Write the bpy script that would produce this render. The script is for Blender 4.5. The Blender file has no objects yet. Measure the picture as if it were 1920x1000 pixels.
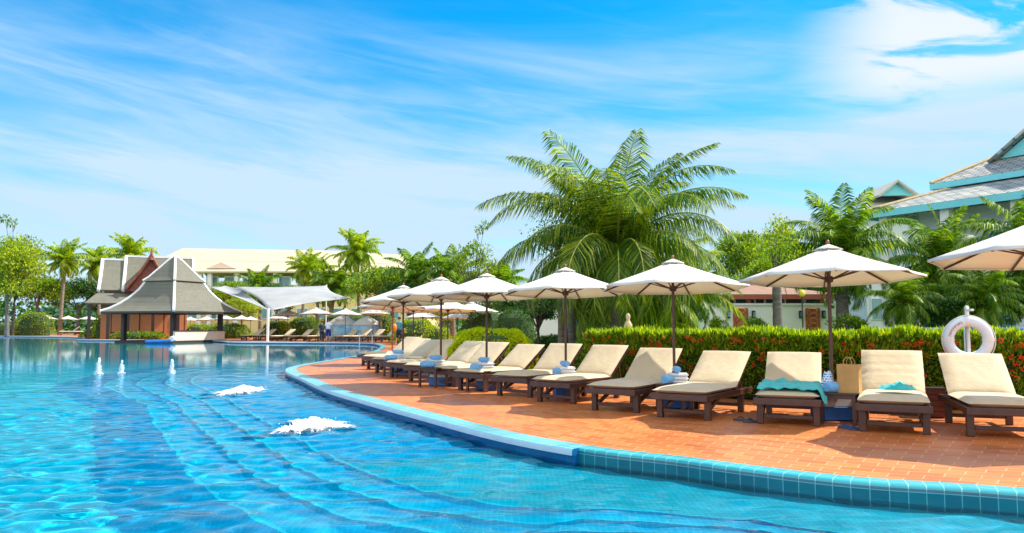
import bpy, bmesh, math, random
from mathutils import Vector, Matrix, noise
from mathutils.geometry import tessellate_polygon
C = bpy.context.scene.collection
SC = bpy.context.scene
PI = math.pi
R = math.radians

# ------------------------------------------------------------------ camera, sky, sun, exposure
FPX, HC, PITCH = 1450.0, 1.25, R(4.38)
cam = bpy.data.cameras.new('camera'); camo = bpy.data.objects.new('camera', cam); C.objects.link(camo)
cam.sensor_width = 36; cam.lens = 36*FPX/1920; cam.clip_end = 3000; cam.clip_start = .05
camo.location = (0, 0, HC); camo.rotation_euler = (PI/2+PITCH, 0, 0)
SC.camera = camo
SC.view_settings.view_transform = 'Standard'; SC.view_settings.look = 'None'
SC.view_settings.exposure = 1.08; SC.view_settings.gamma = 1
SUN_EL, SUN_AZ = R(50), R(76)          # azimuth measured from +Y towards +X
sun = bpy.data.lights.new('sun', 'SUN'); sun.energy = 3.7; sun.angle = R(.6); sun.color = (1, .93, .82)
suno = bpy.data.objects.new('sun', sun); C.objects.link(suno)
sd = Vector((math.sin(SUN_AZ)*math.cos(SUN_EL), math.cos(SUN_AZ)*math.cos(SUN_EL), math.sin(SUN_EL)))
sun.cycles.is_caustics_light = True
suno.rotation_euler = sd.to_track_quat('Z', 'Y').to_euler(); suno.location = sd*60
SC.cycles.max_bounces = 7; SC.cycles.transparent_max_bounces = 12
SC.cycles.caustics_reflective = False; SC.cycles.caustics_refractive = True
SC.cycles.sample_clamp_indirect = 6

def build_world():
    w = bpy.data.worlds.new('World'); SC.world = w; w.use_nodes = True
    nt = w.node_tree; N = nt.nodes; L = nt.links; N.clear()
    def nd(t, **k):
        n = N.new(t)
        for a, b in k.items(): setattr(n, a, b)
        return n
    def math_(op, a, b=None, c=None, clamp=False):
        n = nd('ShaderNodeMath', operation=op); n.use_clamp = clamp
        for i, v in enumerate((a, b, c)):
            if v is None: continue
            if isinstance(v, (int, float)): n.inputs[i].default_value = v
            else: L.new(v, n.inputs[i])
        return n.outputs[0]
    def smooth(v, a, b):
        n = nd('ShaderNodeMapRange', interpolation_type='SMOOTHSTEP')
        n.inputs[1].default_value = a; n.inputs[2].default_value = b; L.new(v, n.inputs[0]); return n.outputs[0]
    out = nd('ShaderNodeOutputWorld'); bg = nd('ShaderNodeBackground'); L.new(bg.outputs[0], out.inputs[0])
    sky = nd('ShaderNodeTexSky', sky_type='NISHITA'); sky.sun_disc = False
    sky.sun_elevation = SUN_EL; sky.sun_rotation = SUN_AZ; sky.air_density = 1.0; sky.dust_density = .6; sky.ozone_density = 2.5
    tc = nd('ShaderNodeTexCoord'); sp = nd('ShaderNodeSeparateXYZ'); L.new(tc.outputs['Generated'], sp.inputs[0])
    X, Y, Z = sp.outputs
    az = math_('ARCTAN2', X, Y); el = math_('ARCSINE', Z)
    hs = nd('ShaderNodeHueSaturation'); hs.inputs['Saturation'].default_value = 1.8; hs.inputs['Value'].default_value = 1.0
    hs.inputs['Hue'].default_value = .49
    L.new(sky.outputs[0], hs.inputs['Color'])
    def cirrus(sa, se, tilt, seed, detail, lo, hi, dist=.6):
        cx = nd('ShaderNodeCombineXYZ')
        L.new(math_('MULTIPLY', az, sa), cx.inputs[0])
        L.new(math_('MULTIPLY', math_('ADD', el, math_('MULTIPLY', az, tilt)), se), cx.inputs[1]); cx.inputs[2].default_value = seed
        n = nd('ShaderNodeTexNoise'); n.inputs['Scale'].default_value = 1; n.inputs['Detail'].default_value = detail
        n.inputs['Roughness'].default_value = .58; n.inputs['Distortion'].default_value = dist
        L.new(cx.outputs[0], n.inputs['Vector']); return smooth(n.outputs['Fac'], lo, hi)
    a = cirrus(1.5, 9, .10, 3.1, 6, .34, .70)
    b = cirrus(4.2, 38, .16, 8.7, 8, .42, .72, .9)
    veil = math_('MULTIPLY', math_('ADD', math_('MULTIPLY', a, .80), math_('MULTIPLY', b, .24)), smooth(el, R(25), R(14)))
    low = math_('MULTIPLY', smooth(el, R(24), R(2)), math_('ADD', math_('MULTIPLY', cirrus(1.2, 16, .06, 6.2, 5, .3, .7), .30), .38))
    # one bigger bright cloud high on the right
    puff = cirrus(6.0, 19, .22, 4.4, 10, .40, .56, .9)
    hook = math_('MULTIPLY', math_('MULTIPLY', smooth(math_('SUBTRACT', az, math_('MULTIPLY', math_('ABSOLUTE', math_('SUBTRACT', el, R(17))), .25)), R(19), R(27)), smooth(el, R(13), R(16.5))), puff)
    m = math_('ADD', veil, low, clamp=True)
    mx = nd('ShaderNodeMix', data_type='RGBA'); L.new(m, mx.inputs[0]); L.new(hs.outputs[0], mx.inputs[6]); mx.inputs[7].default_value = (2.6, 3.5, 4.3, 1)
    m3 = nd('ShaderNodeMix', data_type='RGBA'); L.new(math_('MULTIPLY', hook, .92, clamp=True), m3.inputs[0]); L.new(mx.outputs[2], m3.inputs[6]); m3.inputs[7].default_value = (3.9, 4.1, 4.3, 1)
    # unseen bright cloud bank behind the camera, added to fill shade on camera-facing surfaces
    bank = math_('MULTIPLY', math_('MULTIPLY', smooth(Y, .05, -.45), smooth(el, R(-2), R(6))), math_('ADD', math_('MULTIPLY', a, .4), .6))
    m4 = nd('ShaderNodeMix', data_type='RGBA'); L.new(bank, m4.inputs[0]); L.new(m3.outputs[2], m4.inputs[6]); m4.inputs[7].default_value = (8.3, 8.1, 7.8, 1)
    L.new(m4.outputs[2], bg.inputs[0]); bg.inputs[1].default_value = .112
build_world()

# ------------------------------------------------------------------ helpers
FW = Vector((0, math.cos(PITCH), math.sin(PITCH))); UP = Vector((0, -math.sin(PITCH), math.cos(PITCH)))
def ray(px, py): return FW + Vector((1, 0, 0))*((px-960)/FPX) + UP*((500-py)/FPX)
def at(px, py, Y):
    d = ray(px, py); return Vector((0, 0, HC)) + d*(Y/d.y)
def gnd(px, py, z=0.0):
    d = ray(px, py); return Vector((0, 0, HC)) + d*((z-HC)/d.z)

class MB:
    def __init__(s): s.v = []; s.f = []; s.mi = []; s.uv = None
    def add(s, vs, fs, mi=0):
        o = len(s.v); s.v += [tuple(p) for p in vs]; s.f += [tuple(i+o for i in f) for f in fs]; s.mi += [mi]*len(fs); return s
    def box(s, c, d, M=None, mi=0, taper=1.0):
        x, y, z = d[0]/2, d[1]/2, d[2]/2; vs = []
        for sz in (-1, 1):
            t = taper if sz > 0 else 1
            for sx, sy in ((-1, -1), (1, -1), (1, 1), (-1, 1)): vs.append(Vector((sx*x*t, sy*y*t, sz*z)))
        if M is not None: vs = [M @ p for p in vs]
        vs = [p+Vector(c) for p in vs]
        return s.add(vs, [(3, 2, 1, 0), (4, 5, 6, 7), (0, 1, 5, 4), (1, 2, 6, 5), (2, 3, 7, 6), (3, 0, 4, 7)], mi)
    def bar(s, p0, p1, w, h, mi=0, up=(0, 0, 1)):
        p0, p1 = Vector(p0), Vector(p1); t = (p1-p0).normalized(); u = Vector(up)
        if abs(t.dot(u)) > .98: u = Vector((0, 1, 0))
        a = t.cross(u).normalized()*w/2; b = a.cross(t).normalized()*h/2
        vs = [p0-a-b, p0+a-b, p0+a+b, p0-a+b, p1-a-b, p1+a-b, p1+a+b, p1-a+b]
        return s.add(vs, [(3, 2, 1, 0), (4, 5, 6, 7), (0, 1, 5, 4), (1, 2, 6, 5), (2, 3, 7, 6), (3, 0, 4, 7)], mi)
    def tube(s, pts, rs, n=8, mi=0, cap=True):
        pts = [Vector(p) for p in pts]
        if isinstance(rs, (int, float)): rs = [rs]*len(pts)
        ref = None; rings = []
        for i, p in enumerate(pts):
            t = (pts[min(i+1, len(pts)-1)]-pts[max(i-1, 0)]).normalized()
            if ref is None: ref = t.orthogonal().normalized()
            ref = (ref - t*ref.dot(t)).normalized(); b = t.cross(ref)
            rings.append([p+(ref*math.cos(k*2*PI/n)+b*math.sin(k*2*PI/n))*rs[i] for k in range(n)])
        vs = [q for r in rings for q in r]; fs = []
        for i in range(len(pts)-1):
            for k in range(n):
                k2 = (k+1) % n; fs.append((i*n+k, i*n+k2, (i+1)*n+k2, (i+1)*n+k))
        if cap: fs.append(tuple(range(n))[::-1]); fs.append(tuple((len(pts)-1)*n+k for k in range(n)))
        return s.add(vs, fs, mi)
    def lathe(s, prof, c=(0, 0, 0), n=16, mi=0, sx=1, sy=1):
        vs = []; fs = []; c = Vector(c)
        for r, z in prof:
            for k in range(n): vs.append(c+Vector((r*sx*math.cos(k*2*PI/n), r*sy*math.sin(k*2*PI/n), z)))
        for i in range(len(prof)-1):
            for k in range(n):
                k2 = (k+1) % n; fs.append((i*n+k, i*n+k2, (i+1)*n+k2, (i+1)*n+k))
        fs.append(tuple(range(n))[::-1]); fs.append(tuple((len(prof)-1)*n+k for k in range(n)))
        return s.add(vs, fs, mi)
    def ball(s, c, r, n=8, m=5, mi=0, sc=(1, 1, 1)):
        return s.lathe([(max(1e-3, r*math.sin(PI*i/m)*1), -r*math.cos(PI*i/m)*sc[2]) for i in range(m+1)], c, n, mi, sc[0], sc[1])
    def prism(s, poly, d, mi=0):
        """closed polygon (3-D points) extruded along the vector d"""
        n = len(poly); vs = [Vector(p) for p in poly]+[Vector(p)+Vector(d) for p in poly]
        fs = [tuple(range(n))[::-1], tuple(range(n, 2*n))]+[(i, (i+1) % n, n+(i+1) % n, n+i) for i in range(n)]
        return s.add(vs, fs, mi)
    def grid(s, P, mi=0, close=False):
        nu, nv = len(P), len(P[0]); vs = [q for r in P for q in r]; fs = []
        for i in range(nu-1):
            for j in range(nv-1): fs.append((i*nv+j, (i+1)*nv+j, (i+1)*nv+j+1, i*nv+j+1))
        return s.add(vs, fs, mi)
    def build(s, name, mats, parent=None, smooth=False, bevel=0, seg=2, solid=0, angle=35):
        me = bpy.data.meshes.new(name); me.from_pydata([tuple(p) for p in s.v], [], s.f)
        if not isinstance(mats, (list, tuple)): mats = [mats]
        for m in mats: me.materials.append(m)
        if len(mats) > 1: me.polygons.foreach_set('material_index', s.mi)
        if s.uv:
            u = me.uv_layers.new(name='UVMap')
            for lp in me.loops: u.data[lp.index].uv = s.uv[lp.vertex_index]
        me.validate(); me.update()
        if bevel:
            bm = bmesh.new(); bm.from_mesh(me); bmesh.ops.remove_doubles(bm, verts=bm.verts, dist=1e-5)
            es = [e for e in bm.edges if len(e.link_faces) == 2 and e.calc_face_angle(0) > R(30)]
            bmesh.ops.bevel(bm, geom=es, offset=bevel, segments=seg, affect='EDGES', profile=.5)
            bm.to_mesh(me); bm.free()
        if smooth:
            for p in me.polygons: p.use_smooth = True
        o = bpy.data.objects.new(name, me); C.objects.link(o)
        if smooth and angle < 180:
            try: me.set_sharp_from_angle(angle=R(angle))
            except Exception: pass
        if solid:
            md = o.modifiers.new('thickness', 'SOLIDIFY'); md.thickness = solid; md.offset = 0
        if parent: o.parent = parent
        return o
def tag(o, label=None, cat=None, group=None, kind=None):
    if label: o['label'] = label
    if cat: o['category'] = cat
    if group: o['group'] = group
    if kind: o['kind'] = kind
    return o
def empty(name, loc=(0, 0, 0), rz=0, label=None, cat=None, group=None):
    o = bpy.data.objects.new(name, None); C.objects.link(o); o.location = loc; o.rotation_euler = (0, 0, rz)
    o.empty_display_size = .2
    return tag(o, label, cat, group)
KIDS = {}
def copy_tree(o, parent=None):
    c = o.copy(); C.objects.link(c); c.parent = parent
    for ch in kids(o): copy_tree(ch, c)
    return c
def kids(o):
    return [x for x in bpy.data.objects if x.parent == o]
def place(o, loc, rz=0, s=1, label=None, cat=None, group=None):
    o.location = loc; o.rotation_euler = (0, 0, rz); o.scale = (s, s, s) if isinstance(s, (int, float)) else s
    return tag(o, label, cat, group)
class Proto:
    """first use places the original, later uses place copies of it and its parts"""
    def __init__(s, root): s.root = root; s.used = False
    def get(s):
        if not s.used: s.used = True; return s.root
        return copy_tree(s.root)
def catmull(P, n):
    out = []; P = [Vector(p) for p in P]
    for i in range(len(P)-1):
        p0 = P[max(i-1, 0)]; p1 = P[i]; p2 = P[i+1]; p3 = P[min(i+2, len(P)-1)]
        for k in range(n):
            t = k/n
            out.append(.5*((2*p1)+(p2-p0)*t+(2*p0-5*p1+4*p2-p3)*t*t+(3*p1-p0-3*p2+p3)*t**3))
    out.append(P[-1]); return out

# ------------------------------------------------------------------ materials
def mat(name, col, rough=.6, col2=None, scale=6, bump=0, bscale=60, spec=.5, metal=0, coat=0, detail=4, stretch=None, sheen=0):
    m = bpy.data.materials.new(name); m.use_nodes = True; nt = m.node_tree; N = nt.nodes; L = nt.links
    b = N['Principled BSDF']; b.inputs['Roughness'].default_value = rough; b.inputs['Metallic'].default_value = metal
    b.inputs['Specular IOR Level'].default_value = spec; b.inputs['Coat Weight'].default_value = coat
    b.inputs['Sheen Weight'].default_value = sheen
    b.inputs['Base Color'].default_value = (*col, 1)
    tc = N.new('ShaderNodeTexCoord'); mp = N.new('ShaderNodeMapping'); L.new(tc.outputs['Object'], mp.inputs[0])
    if stretch: mp.inputs['Scale'].default_value = stretch
    if col2 is None: col2 = tuple(c*.82 for c in col)
    n = N.new('ShaderNodeTexNoise'); n.inputs['Scale'].default_value = scale; n.inputs['Detail'].default_value = detail; n.inputs['Roughness'].default_value = .6
    L.new(mp.outputs[0], n.inputs[0])
    cr = N.new('ShaderNodeValToRGB'); cr.color_ramp.elements[0].position = .35; cr.color_ramp.elements[1].position = .68
    cr.color_ramp.elements[0].color = (*col2, 1); cr.color_ramp.elements[1].color = (*col, 1)
    L.new(n.outputs['Fac'], cr.inputs[0]); L.new(cr.outputs[0], b.inputs['Base Color'])
    if bump:
        n2 = N.new('ShaderNodeTexNoise'); n2.inputs['Scale'].default_value = bscale; n2.inputs['Detail'].default_value = 5
        L.new(mp.outputs[0], n2.inputs[0]); bp = N.new('ShaderNodeBump'); bp.inputs['Strength'].default_value = bump; bp.inputs['Distance'].default_value = .02
        L.new(n2.outputs['Fac'], bp.inputs['Height']); L.new(bp.outputs[0], b.inputs['Normal'])
    return m
def leafmat(name, dark, mid, light, trans=.35, rough=.45):
    m = bpy.data.materials.new(name); m.use_nodes = True; nt = m.node_tree; N = nt.nodes; L = nt.links
    b = N['Principled BSDF']; b.inputs['Roughness'].default_value = rough; b.inputs['Specular IOR Level'].default_value = .35
    g = N.new('ShaderNodeNewGeometry'); cr = N.new('ShaderNodeValToRGB'); e = cr.color_ramp.elements
    e[0].position = 0; e[0].color = (*dark, 1); e[1].position = 1; e[1].color = (*light, 1); k = e.new(.55); k.color = (*mid, 1)
    L.new(g.outputs['Random Per Island'], cr.inputs[0])
    tr = N.new('ShaderNodeBsdfTranslucent'); mx = N.new('ShaderNodeMixShader'); mx.inputs[0].default_value = trans
    hs = N.new('ShaderNodeHueSaturation'); hs.inputs['Hue'].default_value = .485; hs.inputs['Saturation'].default_value = 1.1; hs.inputs['Value'].default_value = 1.7
    L.new(cr.outputs[0], b.inputs['Base Color']); L.new(cr.outputs[0], hs.inputs['Color']); L.new(hs.outputs[0], tr.inputs[0])
    L.new(b.outputs[0], mx.inputs[1]); L.new(tr.outputs[0], mx.inputs[2]); L.new(mx.outputs[0], N['Material Output'].inputs[0])
    return m
def brickmat(name, c1, c2, mortar, w, h, ms, rough=.4, coord='UV', offset=.5, bump=.3, var=.25, bias=0, vert=False, coat=0, spec=.5):
    m = bpy.data.materials.new(name); m.use_nodes = True; nt = m.node_tree; N = nt.nodes; L = nt.links
    b = N['Principled BSDF']; b.inputs['Roughness'].default_value = rough; b.inputs['Coat Weight'].default_value = coat
    b.inputs['Specular IOR Level'].default_value = spec
    tc = N.new('ShaderNodeTexCoord'); mp = N.new('ShaderNodeMapping'); L.new(tc.outputs[coord], mp.inputs[0])
    if vert: mp.inputs['Rotation'].default_value = (PI/2, 0, 0)
    br = N.new('ShaderNodeTexBrick'); br.offset = offset; br.inputs['Scale'].default_value = 1
    br.inputs['Brick Width'].default_value = w; br.inputs['Row Height'].default_value = h; br.inputs['Mortar Size'].default_value = ms
    br.inputs['Mortar Smooth'].default_value = .3; br.inputs['Bias'].default_value = bias
    br.inputs['Color1'].default_value = (*c1, 1); br.inputs['Color2'].default_value = (*c2, 1); br.inputs['Mortar'].default_value = (*mortar, 1)
    L.new(mp.outputs[0], br.inputs[0])
    n = N.new('ShaderNodeTexNoise'); n.inputs['Scale'].default_value = .9; n.inputs['Detail'].default_value = 6; n.inputs['Roughness'].default_value = .65
    L.new(tc.outputs['Object'], n.inputs[0])
    mr = N.new('ShaderNodeMapRange'); mr.inputs[1].default_value = .3; mr.inputs[2].default_value = .7; mr.inputs[3].default_value = 1-var; mr.inputs[4].default_value = 1+var*.5
    L.new(n.outputs['Fac'], mr.inputs[0])
    mx = N.new('ShaderNodeMix'); mx.data_type = 'RGBA'; mx.blend_type = 'MULTIPLY'; mx.inputs[0].default_value = 1
    L.new(br.outputs['Color'], mx.inputs[6]); L.new(mr.outputs[0], mx.inputs[7]); L.new(mx.outputs[2], b.inputs['Base Color'])
    r2 = N.new('ShaderNodeMapRange'); r2.inputs[1].default_value = .3; r2.inputs[2].default_value = .7; r2.inputs[3].default_value = rough*.75; r2.inputs[4].default_value = min(1, rough*1.3)
    L.new(n.outputs['Fac'], r2.inputs[0]); L.new(r2.outputs[0], b.inputs['Roughness'])
    bp = N.new('ShaderNodeBump'); bp.inputs['Strength'].default_value = bump; bp.inputs['Distance'].default_value = .004; bp.invert = True
    L.new(br.outputs['Fac'], bp.inputs['Height']); L.new(bp.outputs[0], b.inputs['Normal'])
    return m

M = {}
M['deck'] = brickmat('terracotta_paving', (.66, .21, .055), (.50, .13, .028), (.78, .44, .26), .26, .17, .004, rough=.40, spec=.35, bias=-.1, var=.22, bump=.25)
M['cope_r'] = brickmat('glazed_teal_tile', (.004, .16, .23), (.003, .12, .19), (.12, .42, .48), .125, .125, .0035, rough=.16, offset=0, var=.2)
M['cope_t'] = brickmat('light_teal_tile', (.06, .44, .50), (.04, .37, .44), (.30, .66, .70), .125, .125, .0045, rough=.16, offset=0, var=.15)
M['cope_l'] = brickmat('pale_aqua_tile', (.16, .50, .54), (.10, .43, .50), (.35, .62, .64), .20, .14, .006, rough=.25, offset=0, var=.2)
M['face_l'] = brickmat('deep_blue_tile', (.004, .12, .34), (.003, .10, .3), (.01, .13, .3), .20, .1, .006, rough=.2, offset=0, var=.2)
M['nose_l'] = mat('pale_rolled_edge', (.50, .60, .72), .3, (.40, .55, .66), 5)
def poolmat(name, c1, c2): 
    return brickmat(name, c1, c2, tuple(min(1, c*1.25) for c in c1), .05, .05, .004, rough=.4, coord='Object', offset=0, var=.2, bump=0)
M['p_deep'] = poolmat('pool_mosaic_light', (.0, .41, .60), (.0, .37, .56))
M['p_bench'] = poolmat('pool_mosaic_mid', (.0, .30, .56), (.0, .26, .52))
M['p_shallow'] = poolmat('pool_mosaic_pale', (.0, .35, .50), (.0, .30, .46))
M['p_step'] = poolmat('pool_mosaic_navy', (.0, .29, .57), (.0, .26, .54))
M['p_tread'] = poolmat('pool_mosaic_tread', (.0, .37, .60), (.0, .33, .57))
M['p_slope'] = poolmat('pool_mosaic_slope', (.0, .30, .56), (.0, .27, .53))
M['p_nose'] = poolmat('pool_mosaic_step_edge', (.01, .48, .70), (.0, .44, .66))
M['grass'] = mat('lawn_grass', (.09, .20, .02), .8, (.05, .12, .012), 1.5, .5, 40)
M['wood'] = mat('dark_stained_wood', (.075, .028, .02), .38, (.04, .016, .013), 7, .12, 60, stretch=(1, 1, 1), coat=.15)
M['polewood'] = mat('varnished_brown_pole', (.11, .035, .02), .35, (.06, .02, .014), 8, .1, 60)
M['redwood'] = mat('reddish_pole', (.30, .085, .04), .4)
M['cushion'] = mat('beige_cushion_fabric', (.61, .51, .34), .8, (.53, .44, .29), 3, .55, 7, sheen=.15)
def clothmat(name, top, glow, t):
    m = mat(name, top, .75, tuple(c*.95 for c in top), 2.5, .12, 14); nt = m.node_tree; N = nt.nodes; L = nt.links
    tr = N.new('ShaderNodeBsdfTranslucent'); tr.inputs[0].default_value = (*glow, 1); mx = N.new('ShaderNodeMixShader'); mx.inputs[0].default_value = t
    L.new(N['Principled BSDF'].outputs[0], mx.inputs[1]); L.new(tr.outputs[0], mx.inputs[2]); L.new(mx.outputs[0], N['Material Output'].inputs[0]); return m
M['canvas'] = clothmat('white_canvas', (.80, .81, .81), (.80, .76, .54), .30)
M['white'] = mat('white_paint', (.80, .80, .80), .5, (.70, .70, .71), 1.5)
M['whitewall'] = mat('white_plaster_wall', (.88, .88, .88), .7, (.80, .81, .82), .7, .2, 25)
M['bluepaint'] = mat('blue_paint', (.02, .15, .50), .5, (.015, .11, .40), 4)
M['tow_blue'] = mat('light_blue_towelling', (.20, .50, .86), .9, (.13, .40, .78), 9, .7, 120, sheen=.3)
M['tow_white'] = mat('white_towelling', (.82, .84, .88), .9, (.7, .74, .82), 9, .7, 120, sheen=.3)
M['tow_turq'] = mat('turquoise_towelling', (.0, .56, .58), .9, (.0, .46, .50), 9, .7, 90, sheen=.3)
M['kraft'] = mat('kraft_paper', (.50, .30, .11), .75, (.42, .24, .08), 5, .3, 18)
M['rubberb'] = mat('blue_rubber', (.01, .08, .25), .5)
M['rubberg'] = mat('grey_rubber', (.05, .055, .07), .5)
M['foam'] = mat('water_foam', (.93, .95, .97), .5, (.72, .86, .93), 14, .6, 40)
def foammat():
    m = bpy.data.materials.new('broken_foam'); m.use_nodes = True; nt = m.node_tree; N = nt.nodes; L = nt.links; b = N['Principled BSDF']
    b.inputs['Base Color'].default_value = (.93, .96, .98, 1); b.inputs['Roughness'].default_value = .6
    tc = N.new('ShaderNodeTexCoord'); n = N.new('ShaderNodeTexNoise'); n.inputs['Scale'].default_value = 11; n.inputs['Detail'].default_value = 6; n.inputs['Roughness'].default_value = .7
    L.new(tc.outputs['Object'], n.inputs[0]); sp = N.new('ShaderNodeSeparateXYZ'); L.new(tc.outputs['UV'], sp.inputs[0])
    a = N.new('ShaderNodeMath'); a.operation = 'SUBTRACT'; L.new(n.outputs['Fac'], a.inputs[0]); mr = N.new('ShaderNodeMapRange'); mr.inputs[1].default_value = .35; mr.inputs[2].default_value = 1; mr.inputs[3].default_value = .18; mr.inputs[4].default_value = .72
    L.new(sp.outputs[0], mr.inputs[0]); L.new(mr.outputs[0], a.inputs[1]); q = N.new('ShaderNodeMapRange'); q.inputs[1].default_value = -.12; q.inputs[2].default_value = .14; L.new(a.outputs[0], q.inputs[0]); L.new(q.outputs[0], b.inputs['Alpha'])
    n2 = N.new('ShaderNodeTexNoise'); n2.inputs['Scale'].default_value = 30; n2.inputs['Detail'].default_value = 5; L.new(tc.outputs['Object'], n2.inputs[0])
    bp = N.new('ShaderNodeBump'); bp.inputs['Strength'].default_value = .9; bp.inputs['Distance'].default_value = .03; L.new(n2.outputs['Fac'], bp.inputs['Height']); L.new(bp.outputs[0], b.inputs['Normal']); return m
M['foam2'] = foammat()
M['ring'] = mat('white_ring_shell', (.66, .80, .90), .35, (.60, .74, .86), 4)
M['redletter'] = mat('red_marking', (.62, .10, .08), .5)
M['rope'] = mat('ring_rope', (.75, .73, .68), .8)
M['steel'] = mat('brushed_steel', (.6, .62, .64), .2, metal=1)
M['trunk_p'] = mat('palm_trunk_bark', (.26, .21, .16), .85, (.13, .10, .08), 3, .8, 9, stretch=(1, 1, 6))
M['trunk_g'] = mat('grey_trunk_bark', (.20, .18, .17), .85, (.10, .09, .085), 4, .8, 12, stretch=(1, 1, 4))
M['trunk_d'] = mat('dark_branch_bark', (.07, .05, .045), .85, (.04, .03, .028), 5, .6, 12)
M['fiber'] = mat('palm_fibre', (.16, .09, .035), .9, (.07, .04, .02), 8, .8, 30)
M['rachis'] = mat('frond_midrib', (.42, .44, .07), .5, (.26, .34, .05), 3)
M['lf_palm'] = leafmat('palm_leaflets', (0.020, 0.075, 0.011), (0.077, 0.200, 0.013), (0.309, 0.420, 0.027), .38)
M['lf_coco'] = leafmat('coconut_leaflets', (.018, .075, .012), (.08, .18, .014), (.40, .48, .03), .38)
M['lf_lime'] = leafmat('lime_foliage', (.26, .38, .01), (.46, .56, .01), (.66, .70, .03), .60)
M['lf_palm2'] = leafmat('bright_palm_leaflets', (0.055, 0.150, 0.011), (0.199, 0.340, 0.018), (0.508, 0.560, 0.027), .42)
M['lf_dark'] = leafmat('dark_foliage', (0.011, 0.045, 0.013), (0.033, 0.110, 0.016), (0.111, 0.220, 0.018), .3)
M['lf_mid'] = leafmat('green_foliage', (0.044, 0.120, 0.011), (0.144, 0.270, 0.018), (0.354, 0.460, 0.027), .4)
M['lf_yel'] = leafmat('yellow_green_foliage', (.09, .17, .01), (.26, .37, .02), (.50, .58, .03), .42)
M['lf_hedge'] = leafmat('hedge_leaves', (0.05, 0.14, 0.012), (0.15, 0.31, 0.016), (0.364, 0.525, 0.030), .4, .35)
M['lf_hedge_top'] = leafmat('hedge_new_shoots', (.05, .15, .012), (.20, .33, .02), (.50, .58, .05), .45, .35)
M['core'] = mat('hedge_inner_twigs', (.03, .08, .015), .9, (.018, .045, .01), 20)
M['flower'] = leafmat('ixora_blossom', (.55, .04, .015), (.72, .09, .02), (.80, .20, .04), .3)
M['roof_grey'] = brickmat('grey_roof_shingle', (.17, .165, .125), (.14, .14, .105), (.10, .10, .08), .22, .12, .01, .8, coord='Object', var=.15, bump=.4, vert=True)
M['roof_cream'] = mat('cream_roof', (.60, .50, .32), .75, (.54, .44, .27), .12, .3, 3, stretch=(1, 4, 4))
M['roof_tile'] = brickmat('patterned_roof_tile', (.52, .50, .43), (.27, .29, .29), (.14, .16, .16), .55, .36, .05, .7, coord='UV', var=.2, bump=.6)
M['teal'] = mat('teal_fascia_paint', (.22, .70, .78), .5, (.18, .64, .72), 1)
M['palewall'] = mat('pale_blue_plaster', (.68, .73, .75), .7, (.58, .64, .67), .6)
M['yellowwall'] = mat('yellow_plaster', (.86, .66, .32), .7, (.80, .58, .26), .5)
M['glass'] = mat('dark_window_glass', (.05, .10, .12), .08, (.03, .07, .09), 2)
M['glass_l'] = mat('bluish_window_glass', (.20, .38, .42), .08, (.12, .26, .30), .7)
M['orangewood'] = mat('orange_wood_wall', (.60, .25, .11), .6, (.48, .19, .08), 2, .3, 9, stretch=(1, 1, 8))
M['gable'] = mat('carved_red_gable', (.30, .085, .045), .65, (.16, .04, .025), 3, .8, 5)
M['brownroof'] = mat('brown_roof_shingle', (.33, .19, .13), .8, (.24, .13, .09), 3, .4, 12)
M['darkwood2'] = mat('black_brown_timber', (.03, .02, .018), .6)
M['pinkstone'] = mat('pale_pink_stone', (.80, .64, .54), .6, (.72, .56, .46), 2)
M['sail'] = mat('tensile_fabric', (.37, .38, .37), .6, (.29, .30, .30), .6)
M['carved'] = mat('carved_terracotta_panel', (.50, .14, .045), .7, (.22, .055, .02), 9, .9, 11, detail=2)
M['skin'] = mat('skin', (.52, .28, .19), .5); M['hair'] = mat('dark_hair', (.03, .02, .015), .6)
M['sh_white'] = mat('white_shirt_cloth', (.75, .78, .8), .8); M['sh_dark'] = mat('dark_cloth', (.02, .03, .05), .8)
M['sh_navy'] = mat('blue_cloth', (.01, .03, .22), .8); M['sh_teal'] = mat('teal_cloth', (.05, .32, .42), .8)
M['orange'] = mat('orange_plastic', (.80, .22, .01), .4)
M['hill'] = mat('far_hill_trees', (.05, .12, .14), .9, (.04, .09, .12), .05)
M['stone'] = mat('cream_stone', (.62, .50, .30), .8, (.46, .36, .2), 8, .6, 20)
M['trunk_w'] = mat('pale_trunk_bark', (.50, .42, .34), .85, (.30, .24, .19), 3, .6, 9, stretch=(1, 1, 6))

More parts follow.
